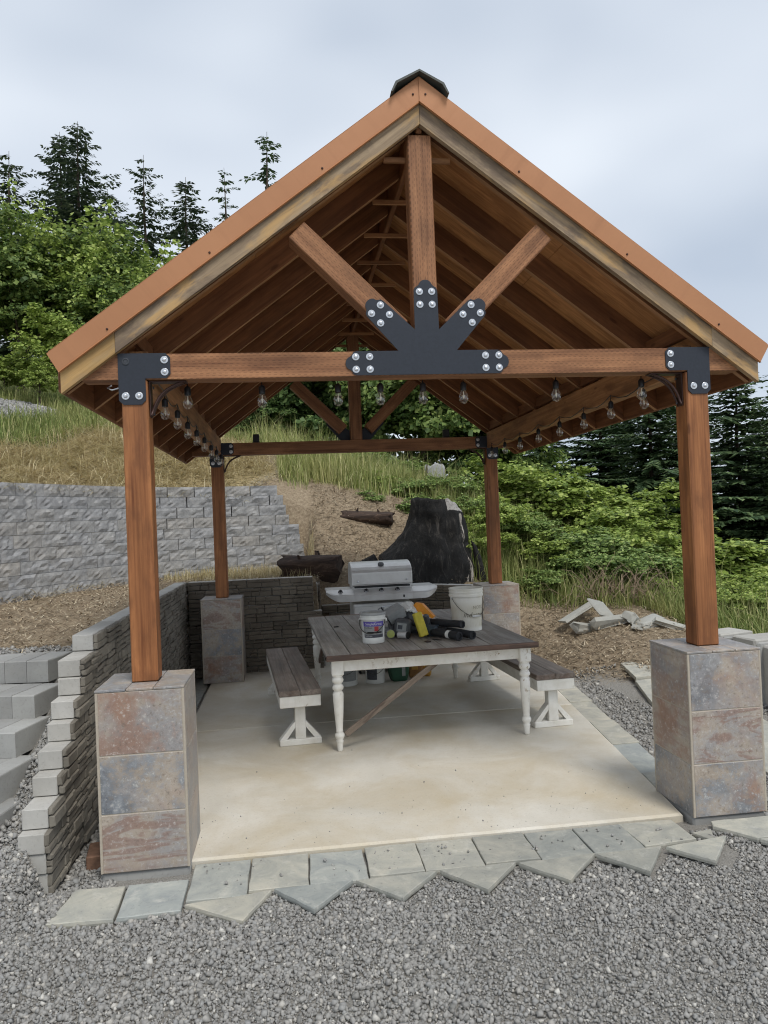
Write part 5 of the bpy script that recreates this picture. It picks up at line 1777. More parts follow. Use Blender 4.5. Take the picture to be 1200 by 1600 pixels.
def stump():
    e = empty('burnt_stump', (1.22, 6.35, 0.78))
    tag(e, 'large charred black tree stump with a pale ashy cut behind the grill', 'stump')
    nu, nv = 72, 34
    top_h = 1.29
    V, C = [], []
    for j in range(nv + 1):
        w = j / nv
        z = top_h * w
        for i in range(nu):
            a = 2 * PI * i / nu
            lf = np.interp(w, (0, 0.2, 0.36, 0.5, 0.64, 0.8, 1), (1.2, 1.02, 0.84, 0.63, 0.49, 0.41, 0.37))
            rt_ = np.interp(w, (0, 0.3, 0.5, 0.8, 1), (0.60, 0.52, 0.43, 0.38, 0.35))
            fb = np.interp(w, (0, 0.3, 0.6, 1), (0.66, 0.55, 0.42, 0.36))
            c2 = math.cos(a) ** 2
            base = float((rt_ if math.cos(a) > 0 else lf) * c2 + fb * (1 - c2))
            flute = 0.03 * math.sin(3 * a + 1.3) + 0.022 * math.sin(7 * a + 2.1 * w) + 0.008 * math.sin(17 * a + 3 * w)
            r = base + flute * (1.15 - 0.6 * w)
            if w > 0.86 and math.cos(a + 0.7) > 0.2:      # chamfered, ashy shoulder at the front right
                r -= (w - 0.86) * 1.1 * (math.cos(a + 0.7) - 0.2)
            x = r * math.cos(a) + 0.06 * w + (0.02 if w > 0.5 else 0)
            y = r * math.sin(a) * 0.82
            zz = z
            if w > 0.55:      # the top is broken: high at the left, sloping to the right, notch at the back
                zz -= (w - 0.55) / 0.45 * (0.09 * max(0, math.cos(a - 0.4)) + 0.02 * math.sin(3 * a) + 0.005 * math.sin(13 * a))
            V.append((x, y, zz))
            pale = 0.0
            ang = math.degrees(a) % 360
            if 300 < ang < 352:
                pale = 0.62 * (1 - abs(ang - 326) / 26) * (0.35 + 0.65 * (w < 0.85))
            C.append((pale, 1.0 if (w > 0.87 and (ang > 285 or ang < 20)) else 0.0, 0, 1))
    F = []
    for j in range(nv):
        for i in range(nu):
            F.append((j * nu + i, j * nu + (i + 1) % nu, (j + 1) * nu + (i + 1) % nu, (j + 1) * nu + i))
    n = len(V)
    tops = V[nv * nu:]
    for f, dz in ((0.72, -0.035), (0.35, -0.06)):
        for i in range(nu):
            x, y, z = tops[i]
            V.append((x * f + 0.02, y * f, z * 0.98 + dz + 0.012 * math.sin(7 * i)))
            C.append((0.1, 0.55 if i < 16 or i > 44 else 0.0, 0, 1))
    V.append((0.03, 0, top_h - 0.12)); C.append((0, 0.2, 0, 1))
    for i in range(nu):
        i2 = (i + 1) % nu
        F.append((nv * nu + i, nv * nu + i2, n + i2, n + i))
        F.append((n + i, n + i2, n + nu + i2, n + nu + i))
        F.append((n + nu + i, n + nu + i2, n + 2 * nu))
    P = np.array(V)
    nz = noise3(P, 3.2, 5, 4) * 0.034 + noise3(P, 9.0, 15, 3) * 0.026 + noise3(P * np.array([1, 1, 0.35]), 16.0, 6, 2) * 0.007
    cen = np.array([0.05, 0, 0])
    d = P - cen; d[:, 2] = 0
    d /= np.linalg.norm(d, axis=1)[:, None] + 1e-6
    P = P + d * nz[:, None]
    o = mesh_obj('trunk', [tuple(p) for p in P], F, M_CHAR, e, smooth=True)
    at = o.data.color_attributes.new('zone', 'FLOAT_COLOR', 'POINT')
    at.data.foreach_set('color', np.array(C, dtype=np.float32).ravel())
    # splinter of bark standing off at the right foot
    V, F = tube_data([(0.64, -0.22, 0.1), (0.6, -0.2, 0.4), (0.56, -0.18, 0.58), (0.52, -0.16, 0.66)], [0.07, 0.055, 0.03, 0.008], 8)
    mesh_obj('bark_splinter', V, F, M_CHAR, e)
    V, F = tube_data([(-0.85, -0.1, 0.42), (-1.05, -0.12, 0.36), (-1.3, -0.15, 0.24)], [0.12, 0.09, 0.03], 9)
    mesh_obj('root', V, F, M_CHAR, e, smooth=True)
    return e
stump()

def log(name, p0, p1, r0, r1, mat, label, hollow=False, seed=0, flat=1.0):
    p0, p1 = Vector(p0), Vector(p1)
    e = empty(name, p0)
    tag(e, label, 'log')
    L = (p1 - p0).length
    nu, nv = 22, 14
    V, F = [], []
    x = (p1 - p0).normalized(); y = Vector((0, 0, 1)).cross(x).normalized(); z = x.cross(y)
    rr = random.Random(seed)
    ph = [rr.uniform(0, 6) for _ in range(4)]
    for j in range(nv + 1):
        w = j / nv
        r = r0 + (r1 - r0) * w
        for i in range(nu):
            a = 2 * PI * i / nu
            rad = r * (1 + 0.10 * math.sin(3 * a + ph[0] + 2 * w) + 0.06 * math.sin(7 * a + ph[1] + 5 * w) + rr.uniform(-.02, .02))
            off = L * w + (0.05 * math.sin(4 * a + ph[2]) if j in (0, nv) else 0)
            V.append(tuple(x * off + y * rad * math.cos(a) + z * rad * math.sin(a) * flat))
    for j in range(nv):
        for i in range(nu):
            F.append((j * nu + i, j * nu + (i + 1) % nu, (j + 1) * nu + (i + 1) % nu, (j + 1) * nu + i))
    F.append(tuple(nv * nu + i for i in range(nu)))
    if hollow:
        n = len(V)
        for i in range(nu):
            a = 2 * PI * i / nu
            V.append(tuple(x * 0.02 + y * r0 * 0.72 * math.cos(a) + z * r0 * 0.72 * math.sin(a) * flat))
        for i in range(nu):
            a = 2 * PI * i / nu
            V.append(tuple(x * 0.3 + y * r0 * 0.5 * math.cos(a) + z * r0 * 0.5 * math.sin(a) * flat))
        for i in range(nu):
            i2 = (i + 1) % nu
            F.append((i2, i, n + i, n + i2)); F.append((n + i2, n + i, n + nu + i, n + nu + i2))
        F.append(tuple(n + nu + i for i in range(nu))[::-1])
    else:
        F.append(tuple(range(nu))[::-1])
    mesh_obj('trunk', V, F, mat, e, smooth=True)
    for k in range(3):
        w = rr.uniform(0.2, 0.9); a = rr.uniform(0.2, 2.8)
        q = x * (L * w) + (y * math.cos(a) + z * math.sin(a)) * (r0 * 0.85)
        d = (y * math.cos(a) + z * math.sin(a) + x * rr.uniform(-.5, .5)).normalized()
        V2, F2 = tube_data([q, q + d * r0 * 0.35], [r0 * 0.14, r0 * 0.07], 7)
        mesh_obj('branch_stub', V2, F2, mat, e)
    return e
log('rotten_log', (-0.95, 5.9, 1.2), (-0.2, 5.75, 1.16), 0.2, 0.22, M_LOG, 'rotten red-brown log with hollow end above the ledge wall', True, 2, 0.85)
log('fallen_log', (-0.02, 7.35, 1.86), (0.72, 7.15, 1.80), 0.13, 0.17, M_LOG, 'grey-brown log lying on the slope left of the burnt stump', False, 5, 0.7)
# pale stump farther up the slope
px_, py_ = 2.05, 10.2
e = empty('cut_stump', (px_, py_, H1(px_, py_) - 0.1))
tag(e, 'pale grey cut stump standing in the brambles up the slope', 'stump')
V, F = lathe_data([(0.28, 0), (0.24, 0.2), (0.21, 0.5), (0.20, 0.72), (0.17, 0.76)], 22)
rr = random.Random(8)
V = [(x * (1 + 0.06 * math.sin(5 * math.atan2(y, x))), y * (1 + 0.06 * math.sin(5 * math.atan2(y, x))), z + (0.05 * math.sin(3 * math.atan2(y, x)) if z > 0.7 else 0)) for x, y, z in V]
o = mesh_obj('trunk', V, F, M_CUT, e, smooth=True)
V, F = tube_data([(-0.22, -0.05, 0.0), (-0.2, -0.08, 0.5), (-0.17, -0.07, 0.8)], [0.06, 0.04, 0.01], 6)
mesh_obj('bark_strip', V, F, M_BARK, e)

# rubble heap of broken concrete
RUB = [(2.86, 5.05, 0.62, 0.02, -0.35, 0.4, (0.62, 0.16, 0.035), 'long thin broken slab at the left end of the rubble heap'),
       (3.08, 4.62, 0.50, -0.1, -0.1, -0.2, (0.42, 0.2, 0.13), 'chunky broken block in the middle of the rubble heap'),
       (3.05, 4.78, 0.67, 0.75, 0.3, 0.6, (0.34, 0.30, 0.045), 'tilted square slab sticking up from the rubble heap'),
       (3.32, 4.52, 0.50, 0.3, 0.5, 0.8, (0.2, 0.16, 0.13), 'rounded lump beside the tilted slab in the rubble'),
       (3.50, 4.42, 0.42, 0.2, -0.25, 0.2, (0.34, 0.22, 0.10), 'pale broken slab right of the rounded lump in the rubble'),
       (3.72, 4.28, 0.33, 0.05, 0.30, -0.25, (0.44, 0.14, 0.09), 'long wedge at the right end of the rubble heap'),
       (3.42, 4.72, 0.48, 0.5, 0.1, 1.2, (0.3, 0.2, 0.04), 'thin slab lying behind the rubble heap'),
       (2.82, 4.75, 0.43, 0.3, 0.2, 0.2, (0.3, 0.2, 0.10), 'dirty chunk at the front left of the rubble heap'),
       (3.30, 4.32, 0.36, 0.2, 0.3, 1.0, (0.16, 0.12, 0.08), 'small chip at the foot of the rubble heap')]
for k, (x, y, z, rx, ry_, rz, sz, lb) in enumerate(RUB):
    V, F = cbox(sz[0] * 1.05, sz[1], sz[2] * 0.8, 0.016, min(sz) * 0.26, k)
    o = mesh_obj('rubble_piece', V, F, M_RUBBLE, None, loc=(x, y, max(z - 0.12, H1(x, y) + sz[2] * 0.3)))
    o.rotation_euler = (rx, ry_, rz)
    tag(o, lb, 'rubble', 'broken concrete heap on the bank')

# ------------------------------------------------------------------ gravel, litter, grass (countless: stuff)
def rand_rot(n, r):
    q = r.normal(size=(n, 4)); q /= np.linalg.norm(q, axis=1)[:, None]
    w, x, y, z = q.T
    return np.stack([np.stack([1 - 2 * (y * y + z * z), 2 * (x * y - z * w), 2 * (x * z + y * w)], 1), np.stack([2 * (x * y + z * w), 1 - 2 * (x * x + z * z), 2 * (y * z - x * w)], 1), np.stack([2 * (x * z - y * w), 2 * (y * z + x * w), 1 - 2 * (x * x + y * y)], 1)], 1)
CUBE = np.array([(a, b, c) for a in (-1, 1) for b in (-1, 1) for c in (-1, 1)], float)
CUBE_F = np.array([(0, 1, 3, 2), (4, 6, 7, 5), (0, 4, 5, 1), (2, 3, 7, 6), (0, 2, 6, 4), (1, 5, 7, 3)])
def pebbles(name, x, y, size, r, lift=0.35, mat=M_PEBBLE, zadd=None):
    n = len(x)
    z = height(x, y)
    if zadd is not None:
        z = z + zadd
    s = size[:, None, None] * (0.55 + 0.55 * r.random((n, 1, 3)))
    sc = CUBE[None] * (1 - 0.42 * r.random((n, 8, 1))) + r.normal(0, 0.16, (n, 8, 3))
    V = np.einsum('nij,nkj->nki', rand_rot(n, r), sc * s * 0.5)
    V += np.stack([x, y, z + size * lift], 1)[:, None]
    F = (np.arange(n)[:, None, None] * 8 + CUBE_F[None]).reshape(-1, 4)
    return fast_mesh(name, V.reshape(-1, 3), Fquad=F, mat=mat, kind='stuff')
r = np.random.default_rng(5)
def scatter(n, x0, x1, y0, y1, keep):
    x = r.uniform(x0, x1, n); y = r.uniform(y0, y1, n)
    k = keep(x, y)
    return x[k], y[k]
def not_paved(x, y):
    slabm = (x > -1.81) & (x < 1.40 + 0.128 * (y + 0.14)) & (y > -0.17) & (y < 5.4)
    row = (x > -1.42) & (x < 1.34) & (y > -0.51) & (y <= -0.15)
    side = (x > 1.38) & (x < 1.40 + 0.128 * (y + 0.14) + 0.24) & (y > 0.2) & (y < 3.95)
    sq = (x > -2.0) & (x < -1.4) & (y > -0.67) & (y < -0.34)
    tri = (y < -0.49) & (y > -0.78) & (x > -1.42) & (x < 1.46) & (y > -0.52 - 0.23 * (1 - np.abs(((x + 1.4) % 0.42) / 0.21 - 1)))
    lft = (x > -2.1) & (x < -1.8) & (y > 2.2) & (y < 4.9)
    wallm = (x > -2.25) & (x < -2.08) & (y > -0.3)
    pr = (np.abs(np.abs(x) - 1.65) < 0.23) & (np.abs(y) < 0.23)
    return ~(slabm | row | side | sq | tri | lft | wallm | pr)
# near apron in front
xa, ya = scatter(150000, -3.4, 3.0, -2.35, -0.3, lambda x, y: not_paved(x, y) & (r.random(len(x)) < np.where(y < -0.45, 1.0, 0.7)) & (np.abs(x + 0.6) < 1.1 + (y + 4.3) * 0.62))
sz = np.exp(r.normal(math.log(0.0104), 0.44, len(xa)))
sz = np.clip(sz, 0.005, 0.03)
dusty = noise3(np.c_[xa, ya, 0 * xa], 1.3, 31, 3)
sz = np.clip(sz * (1.0 - 0.22 * np.clip(dusty * 1.2, -0.5, 1)), 0.004, 0.028)
pebbles('gravel', xa, ya, sz, r)
# left bank beside the steps, between wall and pier
xb, yb = scatter(30000, -3.4, -1.8, -0.55, 1.7, lambda x, y: not_paved(x, y) & (zones(x, y)[0] < 0.7) & ((x > -2.37) | (y < -0.42) | (y > 1.35)))
pebbles('gravel', xb, yb, np.clip(np.exp(r.normal(math.log(0.0135), 0.42, len(xb))), 0.005, 0.035), r)
# right side strip
xc, yc = scatter(16000, 1.6, 3.9, -0.5, 4.6, lambda x, y: not_paved(x, y) & (zones(x, y)[0] < 0.75) & ~((x > 2.4) & (x < 3.1) & (y > 0.3) & (y < 3.6)))
pebbles('gravel', xc, yc, np.clip(np.exp(r.normal(math.log(0.018), 0.38, len(xc))), 0.007, 0.04), r)
# stray chips on the flagstones
xs_, ys_ = r.uniform(-1.35, 1.25, 90), r.uniform(-0.46, -0.2, 90)
pebbles('gravel', xs_, ys_, np.clip(np.exp(r.normal(math.log(0.010), 0.4, 90)), 0.004, 0.02), r, zadd=-height(xs_, ys_) - 0.0175)
# grit blown onto the slab
xg, yg = r.uniform(-1.7, 1.35, 150), -0.13 + np.abs(r.normal(0, 0.6, 150))
kg = (xg < 1.36 + 0.128 * yg)
zg_ = -height(xg[kg], yg[kg])
pebbles('grit', xg[kg], yg[kg], np.clip(np.exp(r.normal(math.log(0.0045), 0.4, kg.sum())), 0.003, 0.014), r, zadd=zg_)
# road stones up the hill
xd, yd = scatter(9000, -8.6, -4.6, 7.9, 12.6, lambda x, y: (zones(x, y)[1] + zones(x, y)[2] < 0.6) & (np.hypot((x + 6.7) / 1.75, (y - 10.2) / 2.1) < 1.1))
pebbles('gravel', xd, yd, np.clip(np.exp(r.normal(math.log(0.035), 0.3, len(xd))), 0.02, 0.07), r)

def blades(name, x, y, h, w, mat, r, lean=0.35, lay=False, curl=0.5):
    """thin grass blades (or lying straws): two-piece strips"""
    n = len(x)
    z = height(x, y) - 0.01
    a = r.uniform(0, 2 * PI, n)
    d = np.stack([np.cos(a), np.sin(a), np.zeros(n)], 1)
    side = np.stack([-np.sin(a), np.cos(a), np.zeros(n)], 1) * w[:, None] * 0.5
    base = np.stack([x, y, z], 1)
    if lay:
        up = np.stack([np.zeros(n), np.zeros(n), np.ones(n)], 1)
        el = r.normal(0.05, 0.17, n)
        dirv = d * np.cos(el)[:, None] + up * np.sin(np.abs(el))[:, None]
        base[:, 2] += r.uniform(0.0, 0.06, n)
        mid = base + dirv * (h * 0.5)[:, None] + up * (h * 0.05)[:, None]
        tip = base + dirv * h[:, None] - up * (h * 0.12 * r.random(n))[:, None]
    else:
        up = np.stack([np.zeros(n), np.zeros(n), np.ones(n)], 1)
        ln = np.abs(r.normal(0, lean, n))
        mid = base + up * (h * 0.55)[:, None] + d * (h * 0.55 * ln * 0.5)[:, None]
        tip = base + up * (h * (1 - 0.25 * ln * curl))[:, None] + d * (h * ln)[:, None]
    V = np.stack([base - side, base + side, mid + side * 0.75, mid - side * 0.75, tip], 1).reshape(-1, 3)
    i = np.arange(n) * 5
    Fq = np.stack([i, i + 1, i + 2, i + 3], 1); Ft = np.stack([i + 3, i + 2, i + 4], 1)
    return fast_mesh(name, V, Ftri=Ft, Fquad=Fq, mat=mat, kind='stuff')
def G(n, x0, x1, y0, y1, keep):
    return scatter(n, x0, x1, y0, y1, keep)
# bark and straw litter on the terrace
x, y = G(26000, -5.2, -0.5, 1.2, 7.2, lambda x, y: (zones(x, y)[0] > r.random(len(x)) * 0.8) & (y < wall_y(x) - 0.02))
blades('bark_litter', x, y, r.uniform(0.03, 0.13, len(x)), r.uniform(0.004, 0.012, len(x)), M_MULCH, r, lay=True)
# litter on the dirt bank at the right and round the stump
x, y = G(30000, -0.5, 4.8, 3.0, 8.2, lambda x, y: (zones(x, y)[0] > 0.4) & not_paved(x, y) & ((y > 5.6) | (x > 1.9)) & (zones(x, y)[2] < 0.8))
blades('bark_litter', x, y, r.uniform(0.03, 0.14, len(x)), r.uniform(0.004, 0.014, len(x)), M_MULCH, r, lay=True)
# dry straw on the bank above the tall wall
x, y = G(70000, -7.0, 0.2, 3.5, 11.0, lambda x, y: (zones(x, y)[1] > r.random(len(x))) & (y > wall_y(x) + 0.05))
blades('dry_straw', x, y, r.uniform(0.12, 0.42, len(x)), r.uniform(0.006, 0.014, len(x)), M_STRAW, r, lay=True)
x, y = G(4000, -7.0, 0.2, 3.5, 11.0, lambda x, y: (zones(x, y)[1] > r.random(len(x))) & (y > wall_y(x) + 0.12))
blades('dry_straw', x, y, r.uniform(0.12, 0.4, len(x)), r.uniform(0.006, 0.012, len(x)), M_STRAW, r, lean=0.9)
# short grass at the foot of the tall wall
x, y = G(5000, -2.6, -0.5, 5.2, 7.2, lambda x, y: (y < wall_y(x)) & (y > 6.0 - 0.3 * (x + 2)))
blades('wall_foot_grass', x, y, r.uniform(0.05, 0.2, len(x)), r.uniform(0.005, 0.01, len(x)), M_STRAW, r, lean=0.6)
# tall meadow grass on the slope in the middle
def mid_slope(x, y):
    g = zones(x, y)[2]
    return (g > r.random(len(x)) * 0.9) & (y > 7.3) & (x > -1.9 + 0.12 * (y - 8))
x, y = G(90000, -6.5, 4.4, 7.2, 14.5, mid_slope)
blades('meadow_grass', x, y, r.gamma(4.0, 0.078, len(x)) * np.clip((y - 6.3) / 2.0, 0.4, 1.1), r.uniform(0.007, 0.015, len(x)), M_GRASS, r, lean=0.55)
# green grass on the right bank
x, y = G(60000, 1.7, 9.0, 3.0, 11.0, lambda x, y: (zones(x, y)[2] > r.random(len(x)) * 0.8) & (np.hypot(x - 3.2, y - 4.5) > 0.75))
blades('bank_grass', x, y, r.gamma(4.0, 0.068, len(x)), r.uniform(0.007, 0.015, len(x)), M_GREENGRASS, r, lean=0.6)
# thin green grass round the road
x, y = G(60000, -12, -1.0, 6.5, 15.0, lambda x, y: (zones(x, y)[2] > 0.35))
blades('bank_grass', x, y, r.gamma(4.0, 0.042, len(x)), r.uniform(0.008, 0.016, len(x)), M_GREENGRASS, r, lean=0.7)

# ------------------------------------------------------------------ foliage
def leaf_cloud(P, N, size, r, droop=0.4, fold=0.25):
    """one folded leaf (4 triangles, roughly lobed) at each point; N = outward direction"""
    n = len(P)
    up = np.array([0, 0, 1.0])
    nrm = N * 0.5 + up * 0.65 + r.normal(0, 0.42, (n, 3))
    nrm /= np.linalg.norm(nrm, axis=1)[:, None]
    ax = np.cross(nrm, r.normal(size=(n, 3)) + N * 1.2)
    ax /= np.linalg.norm(ax, axis=1)[:, None] + 1e-9
    fw = np.cross(ax, nrm)
    fw = fw - up * droop * r.random((n, 1))
    fw /= np.linalg.norm(fw, axis=1)[:, None]
    s = (size * r.uniform(0.4, 1.3, n))[:, None]
    b = P
    t = P + fw * s
    m = P + fw * s * 0.45
    l = m + ax * s * 0.52 + nrm * s * fold * 0.6 + fw * s * 0.12
    q = m - ax * s * 0.52 + nrm * s * fold * 0.6 + fw * s * 0.12
    V = np.stack([b, l, t, q], 1).reshape(-1, 3)
    i = np.arange(n) * 4
    F = np.concatenate([np.stack([i, i + 1, i + 2], 1), np.stack([i, i + 2, i + 3], 1)])
    return V, F

def broadleaf_mesh(seed, clumps, per, size, rx, rz, name, mat, fill=0.25, shape=1.0):
    """crown: leaf clumps set unevenly on and in an ellipsoid of half width rx, height rz (origin at its foot)"""
    r = np.random.default_rng(seed)
    Ps, Ns = [], []
    for k in range(clumps):
        d = r.normal(size=3); d /= np.linalg.norm(d)
        if d[2] < -0.35:
            d[2] *= -0.6
        rad = r.uniform(0.6, 1.03) if r.random() > fill else r.uniform(0.2, 0.7)
        lump = 1 + 0.20 * math.sin(3.1 * math.atan2(d[1], d[0]) + seed) + 0.14 * math.sin(7 * d[2] + 2 * seed + 3 * d[0])
        c = d * rad * lump * np.array([rx, rx, rz / 2]) + np.array([0, 0, rz / 2])
        cr = r.uniform(0.10, 0.26) * rx * (1.1 if d[2] > 0.3 else 0.9)
        n = int(per * r.uniform(0.6, 1.4))
        q = r.normal(size=(n, 3)); q /= np.linalg.norm(q, axis=1)[:, None]
        q[:, 2] = np.where(q[:, 2] < -0.2, q[:, 2] * -0.5, q[:, 2])
        rr_ = r.random(n) ** 0.45
        pts = c + q * rr_[:, None] * cr * np.array([1, 1, 0.75 if r.random() > 0.3 else 1.5])
        Ps.append(pts); Ns.append(0.6 * q + 0.6 * d)
    P = np.concatenate(Ps); N = np.concatenate(Ns)
    V, F = leaf_cloud(P, N, np.full(len(P), size), r)
    o = fast_mesh(name, V, Ftri=F, mat=mat)
    me = o.data
    bpy.data.objects.remove(o)
    return me

def trunk_mesh(seed, h, r0, limbs, spread, lean=0.1):
    rr = random.Random(seed)
    V, F = [], []
    def add(vf):
        n = len(V)
        V.extend([tuple(v) for v in vf[0]]); F.extend([tuple(i + n for i in f) for f in vf[1]])
    pts = [(rr.uniform(-lean, lean) * h * k / 6 * 0.4, rr.uniform(-lean, lean) * h * k / 6 * 0.4, h * k / 6 - 0.3) for k in range(7)]
    add(tube_data(pts, [r0 * (1 - 0.12 * k) for k in range(7)], 8))
    for k in range(limbs):
        w = rr.uniform(0.25, 0.95)
        i = min(5, int(w * 6)); p = Vector(pts[i])
        a = rr.uniform(0, 2 * PI)
        d = Vector((math.cos(a), math.sin(a), rr.uniform(0.5, 1.3))).normalized()
        L = spread * rr.uniform(0.5, 1.0)
        q = p + d * L * 0.5 + Vector((0, 0, 0.08 * L)); e = p + d * L + Vector((0, 0, 0.22 * L))
        rr0 = r0 * (1 - 0.12 * i) * 0.45
        add(tube_data([p, q, e], [rr0, rr0 * 0.6, rr0 * 0.2], 6))
    me = bpy.data.meshes.new('trunk')
    me.from_pydata(V, [], F)
    me.materials.append(M_BARK)
    me.polygons.foreach_set('use_smooth', [True] * len(F))
    me.update()
    return me

def conifer_mesh(seed, h, rad, whorls, sprays, mat, droop=0.35, sparse=0.0, top=0.04, bare=0.06, size=0.5, irregular=0.35):
    """crown of a fir: branches in loose whorls, each a spray of needle-covered twigs"""
    r = np.random.default_rng(seed)
    Vs, Fs = [], []
    off = 0
    for k in range(whorls):
        w = (k + r.uniform(-.3, .3)) / whorls
        w = min(max(w, 0.0), 1.0)
        z = h * (bare + (1 - bare) * w)
        L0 = rad * (1 - w) ** 0.75 + rad * top
        nb = int(r.integers(4, 7))
        a0 = r.uniform(0, 6.28)
        for b in range(nb):
            if r.random() < sparse:
                continue
            a = a0 + 2 * PI * b / nb + r.normal(0, 0.25)
            L = L0 * r.uniform(1 - irregular * 1.6, 1 + irregular * 0.6)
            if L < 0.08:
                continue
            el = 0.35 - droop * (1 - w) * 1.6 + r.normal(0, 0.12)
            dr = np.array([math.cos(a), math.sin(a), 0.0])
            sd = np.array([-math.sin(a), math.cos(a), 0.0])
            ns = max(4, int(sprays * L / rad) + 2)
            t = (np.arange(ns) + r.random(ns)) / ns
            t = t ** 0.85
            axis = dr[None] * (t * L)[:, None]
            axis[:, 2] = t * L * math.sin(el) - droop * L * t ** 2 * 0.55 + 0.16 * L * np.maximum(0, t - 0.7) + z
            half = size * (0.55 + 0.5 * (1 - t)) * (0.5 + 0.5 * (1 - w)) * r.uniform(0.6, 1.3, ns)
            for sgn in (-1, 1):
                q = axis
                dirv = dr[None] * 0.62 + sd[None] * sgn * (0.8 + r.normal(0, 0.15, (ns, 1)))
                dirv = dirv / np.linalg.norm(dirv, axis=1)[:, None]
                tip = q + dirv * half[:, None]
                tip[:, 2] -= half * r.uniform(0.05, 0.75, ns)
                wd = half * r.uniform(0.16, 0.32, ns)
                nrm = np.array([0, 0, 1.0])
                sx = np.cross(dirv, nrm); sx /= np.linalg.norm(sx, axis=1)[:, None] + 1e-9
                m1 = q * 0.55 + tip * 0.45
                up = np.stack([np.zeros(ns), np.zeros(ns), wd * r.uniform(-.6, .6, ns)], 1)
                V = np.stack([q, m1 + sx * wd[:, None] + up, tip, m1 - sx * wd[:, None] - up], 1).reshape(-1, 3)
                i = np.arange(ns) * 4 + off
                Vs.append(V); Fs.append(np.stack([i, i + 1, i + 2, i + 3], 1)); off += 4 * ns
    # leader
    V = np.concatenate(Vs); F = np.concatenate(Fs)
    o = fast_mesh('crown', V, Fquad=F, mat=mat)
    me = o.data
    bpy.data.objects.remove(o)
    return me
def pole_mesh(h, r0):
    V, F = tube_data([(0, 0, -0.4), (0.005, 0, h * 0.4), (-0.004, 0.004, h * 0.8), (0, 0, h)], [r0, r0 * 0.7, r0 * 0.3, r0 * 0.05], 8)
    me = bpy.data.meshes.new('trunk')
    me.from_pydata([tuple(v) for v in V], [], F)
    me.materials.append(M_BARK)
    me.update()
    return me

def plant(name, cat, label, group, x, y, parts, rz=0.0, sc=(1, 1, 1), z=None, dz=0.0):
    e = empty(name, (x, y, (H1(x, y) if z is None else z) + dz), rz)
    e.scale = sc
    tag(e, label, cat, group)
    for pn, me, loc in parts:
        add_mesh(pn, me, e, loc)
    return e

MAPLE = [broadleaf_mesh(s, 230, 130, 0.155, 2.4, 5.6, 'crown', M_MAPLE) for s in (1, 2)]
def shoots_mesh(seed, n, rx, rz, size, mat):
    """upright new shoots on the upper side of a crown"""
    r = np.random.default_rng(seed)
    Ps, Ns = [], []
    for k in range(n):
        d = r.normal(size=3); d[2] = abs(d[2]) * 0.8 + 0.1; d /= np.linalg.norm(d)
        lump = 1 + 0.20 * math.sin(3.1 * math.atan2(d[1], d[0]) + seed) + 0.14 * math.sin(7 * d[2] + 2 * seed + 3 * d[0])
        c = d * lump * r.uniform(0.92, 1.05) * np.array([rx, rx, rz / 2]) + np.array([0, 0, rz / 2 + 0.25])
        m = 34
        t = r.random(m)
        q = r.normal(size=(m, 3)); q[:, 2] *= 0.3
        L = r.uniform(0.35, 0.9)
        Ps.append(c + np.c_[np.zeros(m), np.zeros(m), t * L] + q * (0.17 * (1.15 - t))[:, None]); Ns.append(q + np.array([0, 0, 0.5]))
    V, F = leaf_cloud(np.concatenate(Ps), np.concatenate(Ns), np.full(n * 34, size), r)
    o = fast_mesh('shoot_tips', V, Ftri=F, mat=mat)
    me = o.data
    bpy.data.objects.remove(o)
    return me
SHOOTS = [shoots_mesh(s, 90, 2.4, 5.6, 0.14, M_MAPLE_LIGHT) for s in (1, 2)]
MAPLE_D = [broadleaf_mesh(s, 190, 120, 0.15, 2.3, 5.0, 'crown', M_DARKLEAF) for s in (3, 4)]
YOUNG = [broadleaf_mesh(s, 150, 90, 0.105, 1.25, 2.9, 'crown', M_MAPLE_LIGHT, fill=0.2) for s in (5, 6)]
BUSH = [broadleaf_mesh(s, 110, 90, 0.075, 0.95, 1.35, 'foliage', M_BRAMBLE, fill=0.2) for s in (7, 8)]
BUSH_L = [broadleaf_mesh(s, 110, 85, 0.07, 0.95, 1.5, 'foliage', M_MAPLE_LIGHT, fill=0.2) for s in (9, 10)]
TR_BIG = trunk_mesh(1, 4.6, 0.16, 9, 1.9)
TR_MID = trunk_mesh(2, 2.4, 0.07, 8, 0.9)
TR_SMALL = trunk_mesh(3, 0.9, 0.03, 6, 0.5)
FIR_A = conifer_mesh(1, 17.0, 4.0, 52, 40, M_FIR, droop=0.32, size=0.5)
FIR_B = conifer_mesh(2, 15.0, 3.2, 42, 34, M_FIR, droop=0.40, sparse=0.2, size=0.45, irregular=0.5)
FIR_C = conifer_mesh(3, 13.0, 2.8, 40, 34, M_FIR, droop=0.30, sparse=0.1, size=0.42, irregular=0.35)
FIR_D = conifer_mesh(4, 14.0, 2.4, 32, 28, M_FIR2, droop=0.7, sparse=0.3, size=0.4, irregular=0.5)
FIR_R = conifer_mesh(5, 14.0, 4.4, 78, 72, M_FIR2, droop=0.34, size=0.42, irregular=0.4)
POLE = pole_mesh(1.0, 0.012)
def fir(label, group, tx, me, h0, x, y, ztop, zbase, rz, wide=1.0):
    """fir whose tip is at ztop; h0 is the mesh height"""
    s = (ztop - zbase) / h0
    e = empty('fir_tree', (x, y, zbase), rz)
    e.scale = (s * wide, s * wide, s)
    tag(e, label, 'fir tree', group)
    add_mesh('crown', me, e)
    add_mesh('trunk', POLE, e, (0, 0, 0), (0, 0, 0), (h0 * 0.8, h0 * 0.8, h0))
    return e
